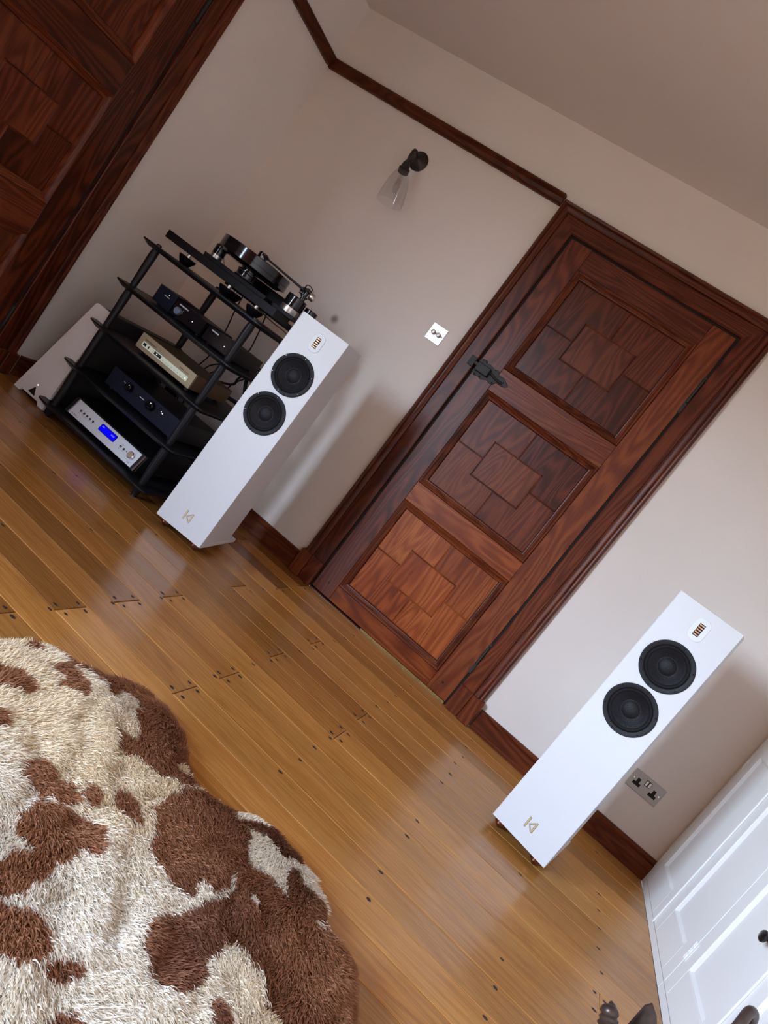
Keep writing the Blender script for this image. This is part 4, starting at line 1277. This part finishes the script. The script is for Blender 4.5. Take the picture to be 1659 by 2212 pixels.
OUT8 = [(0, 62), (60, 50), (130, 57), (200, 78), (260, 112), (330, 152), (420, 192), (520, 214), (600, 254), (680, 294), (740, 348), (800, 404), (833, 466), (836, 540), (845, 610), (880, 680), (930, 722), (1000, 782), (1060, 812), (1150, 842), (1230, 892), (1300, 952), (1335, 1012), (1400, 1072), (1430, 1150), (1450, 1230), (1480, 1330), (1520, 1400), (1568, 1452), (1588, 1530), (1598, 1620), (1590, 1700), (1582, 1790)]
outline = [c8(a, b, 0.045) for a, b in OUT8] + [(2.85, -2.18), (2.80, -2.46), (2.58, -2.70), (2.25, -2.80), (1.90, -2.72), (1.66, -2.52), (1.58, -2.28), (1.62, -2.10)]
PATCH8 = [
    [(105, 60), (150, 70), (200, 90), (215, 110), (180, 105), (130, 90)],
    [(240, 92), (330, 140), (420, 178), (540, 200), (620, 240), (700, 285), (770, 340), (830, 410), (850, 500), (850, 580), (870, 640), (905, 700), (870, 690), (820, 620), (780, 600), (800, 640), (870, 700), (850, 740), (800, 750), (760, 700), (700, 680), (640, 640), (590, 600), (550, 580), (520, 540), (510, 490), (530, 480), (560, 510), (590, 530), (610, 530), (610, 480), (600, 420), (600, 395), (640, 385), (600, 340), (560, 310), (500, 320), (460, 300), (470, 270), (420, 270), (430, 230), (400, 210), (360, 200), (310, 200), (290, 180), (280, 150)],
    [(235, 195), (300, 190), (340, 230), (370, 260), (390, 300), (380, 325), (330, 310), (290, 300), (245, 295), (245, 270), (280, 260), (250, 230)],
    [(-40, 180), (40, 190), (100, 215), (150, 250), (165, 290), (130, 305), (60, 290), (-40, 255)],
    [(-40, 375), (30, 395), (50, 430), (30, 455), (-40, 450)],
    [(85, 640), (110, 610), (160, 595), (220, 610), (245, 640), (250, 680), (300, 690), (340, 715), (365, 760), (350, 810), (310, 820), (270, 790), (220, 770), (190, 790), (170, 750), (130, 710), (100, 680)],
    [(375, 750), (410, 715), (440, 740), (455, 790), (430, 810), (390, 800)],
    [(495, 755), (530, 740), (570, 770), (610, 820), (635, 870), (620, 895), (570, 870), (520, 830)],
    [(80, 900), (110, 840), (170, 790), (250, 800), (300, 820), (350, 840), (400, 860), (450, 900), (475, 940), (460, 1000), (410, 1030), (350, 1000), (330, 1050), (270, 1060), (230, 1110), (150, 1160), (110, 1190), (50, 1200), (-60, 1190), (-60, 1060), (60, 1030), (150, 1010), (130, 960), (90, 940)],
    [(-60, 1200), (30, 1230), (20, 1260), (80, 1260), (150, 1270), (210, 1310), (240, 1370), (240, 1440), (200, 1490), (130, 1490), (90, 1520), (30, 1490), (-60, 1440)],
    [(210, 1520), (280, 1500), (340, 1500), (385, 1530), (370, 1570), (310, 1590), (250, 1560)],
    [(230, 1760), (280, 1730), (350, 1735), (420, 1760), (440, 1800), (400, 1860), (250, 1850)],
    [(690, 830), (760, 770), (830, 755), (920, 715), (1000, 775), (1040, 815), (1070, 870), (1120, 870), (1200, 875), (1265, 910), (1320, 960), (1340, 1020), (1270, 1040), (1230, 980), (1180, 940), (1110, 910), (1130, 960), (1120, 1040), (1160, 1090), (1220, 1150), (1280, 1210), (1300, 1220), (1280, 1140), (1290, 1100), (1340, 1100), (1360, 1160), (1410, 1190), (1440, 1240), (1420, 1310), (1460, 1360), (1530, 1415), (1590, 1460), (1615, 1600), (1605, 1700), (1600, 1900), (1330, 1900), (1250, 1720), (1200, 1640), (1180, 1560), (1120, 1500), (1080, 1430), (1010, 1400), (990, 1470), (940, 1490), (910, 1560), (870, 1620), (810, 1660), (750, 1620), (700, 1570), (660, 1500), (630, 1440), (650, 1370), (700, 1310), (750, 1280), (820, 1300), (870, 1250), (950, 1230), (1020, 1220), (1060, 1150), (1060, 1110), (1020, 1160), (1000, 1200), (940, 1200), (900, 1150), (870, 1200), (810, 1180), (750, 1140), (700, 1100), (680, 1040), (670, 1000), (700, 940), (690, 900)],
    [(945, 1690), (990, 1640), (1020, 1670), (1050, 1750), (1050, 1820), (950, 1810)],
]
HOLE8 = [(1118, 1215), (1150, 1205), (1184, 1250), (1150, 1280), (1128, 1250)]
patches = [np.array([c8(a, b, 0.06) for a, b in poly]) for poly in PATCH8]
hole = np.array([c8(a, b, 0.06) for a, b in HOLE8])
outline = np.array(outline)
rng = np.random.default_rng(5)
cen = np.array([2.2, -2.25])


def inside(poly, X, Y):
    r_ = np.zeros(len(X), bool)
    n = len(poly)
    j = n - 1
    for i in range(n):
        xi, yi = poly[i]
        xj, yj = poly[j]
        c = ((yi > Y) != (yj > Y)) & (X < (xj - xi) * (Y - yi) / (yj - yi + 1e-12) + xi)
        r_ ^= c
        j = i
    return r_


def edge_dist(poly, X, Y):
    d = np.full(len(X), 9.0)
    n = len(poly)
    for i in range(n):
        a, b = poly[i], poly[(i + 1) % n]
        ab = b - a
        t = np.clip(((X - a[0]) * ab[0] + (Y - a[1]) * ab[1]) / (ab @ ab + 1e-12), 0, 1)
        d = np.minimum(d, np.hypot(X - a[0] - t * ab[0], Y - a[1] - t * ab[1]))
    return d


_ph = rng.uniform(0, 2 * PI, (6, 24))
_kv = rng.normal(0, 1, (6, 24, 2))


def field(i, X, Y, freq):
    s = np.zeros(len(X))
    for k in range(24):
        s += np.sin((_kv[i, k, 0] * X + _kv[i, k, 1] * Y) * freq + _ph[i, k])
    return s / 24 ** 0.5


def is_brown(X, Y):
    wx = X + 0.004 * field(0, X, Y, 70)
    wy = Y + 0.004 * field(1, X, Y, 70)
    br = np.zeros(len(X), bool)
    e_ = edge_dist(outline, X, Y)
    pull = np.clip((0.045 - e_) / 0.045, 0, 1) * 0.05
    nrm_ = np.hypot(X - cen[0], Y - cen[1]) + 1e-6
    wx = wx - (X - cen[0]) / nrm_ * pull
    wy = wy - (Y - cen[1]) / nrm_ * pull
    for p_ in patches:
        br |= inside(p_, wx, wy)
    br &= ~inside(hole, wx, wy)
    return br


def pile_z(X, Y, ed):
    base = 0.022 + 0.026 * np.clip(ed / 0.07, 0, 1) ** 0.5
    return base + 0.006 * field(2, X, Y, 9) * np.clip(ed / 0.1, 0, 1)


# hide the wool grows from
gx, gy = np.meshgrid(np.arange(1.5, 2.95, 0.02), np.arange(-2.85, -1.6, 0.02))
rug = thing('sheepskin_rug', 'fluffy cream and brown patched sheepskin rug on the floorboards', 'rug', (2.2, -2.2, 0))
n_o = len(outline)
dense = []
for i in range(n_o):
    a, b = outline[i], outline[(i + 1) % n_o]
    for k in range(4):
        dense.append(a + (b - a) * k / 4)
dense = np.array(dense)
cen = np.array([2.2, -2.25])
verts, faces, cols = [], [], []
RINGS = [1.0, 0.985, 0.95, 0.9, 0.82, 0.72, 0.6, 0.45, 0.3, 0.15, 0.0]
nd = len(dense)
for q_ in RINGS[:-1]:
    P_ = cen + (dense - cen) * q_
    ed = edge_dist(outline, P_[:, 0], P_[:, 1])
    zz = np.where(q_ >= 0.999, 0.004, pile_z(P_[:, 0], P_[:, 1], ed) - 0.006)
    verts += [(P_[k, 0] - 2.2, P_[k, 1] + 2.2, float(zz[k])) for k in range(nd)]
verts.append((cen[0] - 2.2, cen[1] + 2.2, 0.038))
for j in range(len(RINGS) - 2):
    faces += [(j * nd + k, j * nd + (k + 1) % nd, (j + 1) * nd + (k + 1) % nd, (j + 1) * nd + k) for k in range(nd)]
last = (len(RINGS) - 2) * nd
faces += [(last + k, last + (k + 1) % nd, len(verts) - 1) for k in range(nd)]
faces.append(tuple(range(nd - 1, -1, -1)))
hide_m = mat('sheepskin_hide', (0.42, 0.33, 0.26), rough=0.9, spec=0.1)
MB().add(verts, faces).build('hide', hide_m, rug, smooth=60)

# locks of wool: bent tapering blades, coloured by the patch they grow in
NL = 400000
bx = rng.uniform(outline[:, 0].min(), outline[:, 0].max(), NL * 2)
by = rng.uniform(outline[:, 1].min(), outline[:, 1].max(), NL * 2)
# keep most locks where the photograph looks
ins = inside(outline, bx, by)
bx, by = bx[ins], by[ins]
far = (by < -2.62) & (rng.random(len(bx)) < 0.6)
bx, by = bx[~far][:NL], by[~far][:NL]
NL = len(bx)
ed = edge_dist(outline, bx, by)
bz = pile_z(bx, by, ed) - 0.010
# lay of the wool: swirls, turning outwards at the rim
fa_ = 1.4 * field(3, bx, by, 5.5) + 0.5 * field(4, bx, by, 22) + 0.35 * rng.normal(0, 1, NL)
dirx, diry = np.cos(fa_ - 0.6), np.sin(fa_ - 0.6)
ox_, oy_ = bx - cen[0], by - cen[1]
on = np.hypot(ox_, oy_) + 1e-6
wgt = np.clip(1 - ed / 0.07, 0, 1)
dirx = dirx * (1 - wgt) + ox_ / on * wgt * 0.8
diry = diry * (1 - wgt) + oy_ / on * wgt * 0.8
clump = field(5, bx, by, 60)
ln = (0.036 + 0.012 * np.clip(clump, -1.2, 1.2) * 0.6) * rng.uniform(0.75, 1.15, NL)
ln = np.where(ed < 0.03, ln * 0.8, ln)
lean_ = 0.55 + 0.25 * rng.random(NL) + 0.25 * wgt
brown = is_brown(bx + dirx * ln * lean_ * 0.7, by + diry * ln * lean_ * 0.7)      # by where the lock lies
wd_ = rng.uniform(0.0008, 0.0016, NL) * np.where(brown, 1.1, 1.0)
oa = rng.uniform(0, 2 * PI, NL)
sxx, syy = np.cos(oa) * wd_, np.sin(oa) * wd_
wav = rng.normal(0, 0.0045, (NL, 2))
SEG = [(0.0, 0.0, 1.0), (0.42, 0.50, 1.1), (0.84, 0.90, 0.75)]
V = np.zeros((NL, 7, 3), np.float32)
for k, (sl, sz, wf) in enumerate(SEG):
    cxk = bx + dirx * ln * lean_ * sl ** 1.5 + wav[:, 0] * math.sin(sl * 3.1)
    cyk = by + diry * ln * lean_ * sl ** 1.5 + wav[:, 1] * math.sin(sl * 3.1)
    czk = bz + ln * sz * (1.05 - 0.55 * lean_ * sl) * (1 - 0.25 * wgt)
    V[:, 2 * k] = np.stack([cxk - sxx * wf, cyk - syy * wf, czk], 1)
    V[:, 2 * k + 1] = np.stack([cxk + sxx * wf, cyk + syy * wf, czk], 1)
tipx = bx + dirx * ln * lean_ * 1.12 + wav[:, 0] * 0.4
tipy = by + diry * ln * lean_ * 1.12 + wav[:, 1] * 0.4
V[:, 6] = np.stack([tipx, tipy, bz + ln * (1.03 - 0.55 * lean_) * (1 - 0.25 * wgt)], 1)
V[:, :, 0] -= 2.2
V[:, :, 1] += 2.2
V[:, :, 2] = np.maximum(V[:, :, 2], 0.0015)
tri = np.array([(0, 1, 3), (0, 3, 2), (2, 3, 5), (2, 5, 4), (4, 5, 6)], np.int32)
idx = (np.arange(NL, dtype=np.int32)[:, None, None] * 7 + tri[None]).reshape(-1)
me = bpy.data.meshes.new('fur')
me.vertices.add(NL * 7)
me.vertices.foreach_set('co', V.reshape(-1))
nt_ = NL * 5
me.loops.add(nt_ * 3)
me.loops.foreach_set('vertex_index', idx)
me.polygons.add(nt_)
me.polygons.foreach_set('loop_start', np.arange(0, nt_ * 3, 3, dtype=np.int32))
me.update(calc_edges=True)
jit = rng.uniform(0.8, 1.15, NL)[:, None]
cream = np.clip(0.5 + 0.6 * field(2, bx, by, 6), 0, 1)[:, None]
white_c = (np.array([[0.94, 0.88, 0.77]]) * (1 - cream) + np.array([[0.91, 0.79, 0.58]]) * cream) * np.clip(jit, 0.9, 1.08)
tone = np.clip(0.5 + 0.7 * field(4, bx, by, 7), 0, 1)[:, None]
brown_c = (np.array([[0.17, 0.070, 0.040]]) * (1 - tone) + np.array([[0.33, 0.150, 0.075]]) * tone) * jit
base_c = np.where(brown[:, None], brown_c, white_c)
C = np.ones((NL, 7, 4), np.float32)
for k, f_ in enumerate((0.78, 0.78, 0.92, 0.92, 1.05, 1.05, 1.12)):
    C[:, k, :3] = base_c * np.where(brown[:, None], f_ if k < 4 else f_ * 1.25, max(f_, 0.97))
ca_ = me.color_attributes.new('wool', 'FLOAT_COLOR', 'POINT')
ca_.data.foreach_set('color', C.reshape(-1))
wool = bpy.data.materials.new('wool')
wool.use_nodes = True
t_ = wool.node_tree
b_ = t_.nodes['Principled BSDF']
at_ = t_.nodes.new('ShaderNodeAttribute')
at_.attribute_name = 'wool'
t_.links.new(at_.outputs['Color'], b_.inputs['Base Color'])
b_.inputs['Roughness'].default_value = 0.85
sock(b_, 'Specular IOR Level', 'Specular').default_value = 0.15
tl_ = t_.nodes.new('ShaderNodeBsdfTranslucent')
t_.links.new(at_.outputs['Color'], tl_.inputs['Color'])
mx_ = t_.nodes.new('ShaderNodeMixShader')
mx_.inputs[0].default_value = 0.3
ou_ = t_.nodes['Material Output']
t_.links.new(b_.outputs[0], mx_.inputs[1])
t_.links.new(tl_.outputs[0], mx_.inputs[2])
t_.links.new(mx_.outputs[0], ou_.inputs[0])
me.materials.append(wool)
fur = bpy.data.objects.new('fur', me)
COL.objects.link(fur)
fur.parent = rug
fur['kind'] = 'stuff'

# ------------------------------------------------------------------ bronze coal scuttle by the cupboards
LIP = at_y(1409, 2166, -1.56)
GRIP = at_y(1319, 2168, -1.66)
LOOP = at_y(1618, 2187, -1.62)
bc = Vector((3.30, -1.70, 0))
cs = thing('coal_scuttle', 'worn bronze coal scuttle with a pointed lip and loop handle', 'coal scuttle', bc)
SP = Vector((LIP.x - bc.x, LIP.y - bc.y, 0))
spl = SP.length
SP.normalize()
SD = Vector((SP.y, -SP.x, 0))
# helmet-shaped bucket: the rim runs out into a pointed lip
rings = []
zl = LIP.z
for f_, r_, pkf in ((0.0, 0.080, 0.0), (0.12, 0.100, 0.0), (0.35, 0.108, 0.10), (0.6, 0.104, 0.35), (0.8, 0.096, 0.7), (0.92, 0.090, 1.0)):
    ring_ = []
    for k in range(36):
        an_ = 2 * PI * k / 36
        c_, s_ = math.cos(an_), math.sin(an_)
        pk = max(0.0, c_) ** 8
        rr_ = r_ + (spl - r_) * pk * pkf
        q_ = SP * (c_ * rr_) + SD * (s_ * r_ * 0.95)
        ring_.append(Vector((q_.x, q_.y, 0.03 + f_ * (zl - 0.10) + (zl - 0.03 - 0.92 * (zl - 0.10)) * pk * pkf)))
    rings.append(ring_)
inn = [[Vector((p_.x * 0.96, p_.y * 0.96, max(p_.z, 0.036))) for p_ in rg] for rg in reversed(rings)]
allr = rings + inn
vs_ = [p_ for rg in allr for p_ in rg]
fs = [(j * 36 + k, j * 36 + (k + 1) % 36, (j + 1) * 36 + (k + 1) % 36, (j + 1) * 36 + k) for j in range(len(allr) - 1) for k in range(36)]
fs += [tuple(range(35, -1, -1)), tuple((len(allr) - 1) * 36 + k for k in range(36))]
MB().add(vs_, fs).build('bucket', old_bronze, cs, smooth=50)
MB().lathe([(0.085, 0.0), (0.087, 0.006), (0.066, 0.016), (0.060, 0.031)], (0, 0, 0), (0, 0, 1), 32).build('foot_ring', old_bronze, cs, smooth=40)
# loop handle standing up on the cupboard side
L0 = LOOP - bc
side = Vector((0.35, 0.9, 0)).normalized()
MB().tube(bezier([Vector((0.085, -0.02, 0.16)), L0 - side * 0.045 + Vector((0.0, 0, -0.10)), L0 - side * 0.040 + Vector((0, 0, -0.035)), L0, L0 + side * 0.030 + Vector((0.012, 0, -0.008)), L0 + side * 0.045 + Vector((0.018, 0, -0.045)), L0 + side * 0.045 + Vector((0.0, 0, -0.12)), Vector((0.075, 0.06, 0.15))], 8), 0.0105, 12).build('loop_handle', old_bronze, cs, smooth=60)
# turned grip on the other side, with its wire stirrup
G0 = GRIP - bc
gr = MB().lathe([(0.0, 0.0), (0.0104, 0.002), (0.0169, 0.008), (0.0189, 0.016), (0.0156, 0.021), (0.0202, 0.026), (0.0175, 0.031), (0.0221, 0.037), (0.0182, 0.042), (0.0215, 0.055), (0.0234, 0.075), (0.0208, 0.095), (0.0156, 0.105), (0.0, 0.107)], G0, at_y(1313, 2215, -1.68) - GRIP, 24, False, False).build('grip', old_bronze, cs, smooth=50)
MB().tube(bezier([G0 + Vector((0.004, 0.012, -0.004)), G0 + Vector((0.018, 0.016, -0.010)), G0 + Vector((0.028, 0.012, -0.035)), G0 + Vector((0.030, 0.0, -0.075)), Vector((-0.055, -0.055, 0.12))], 8), 0.005, 10).build('stirrup', old_bronze, cs, smooth=60)
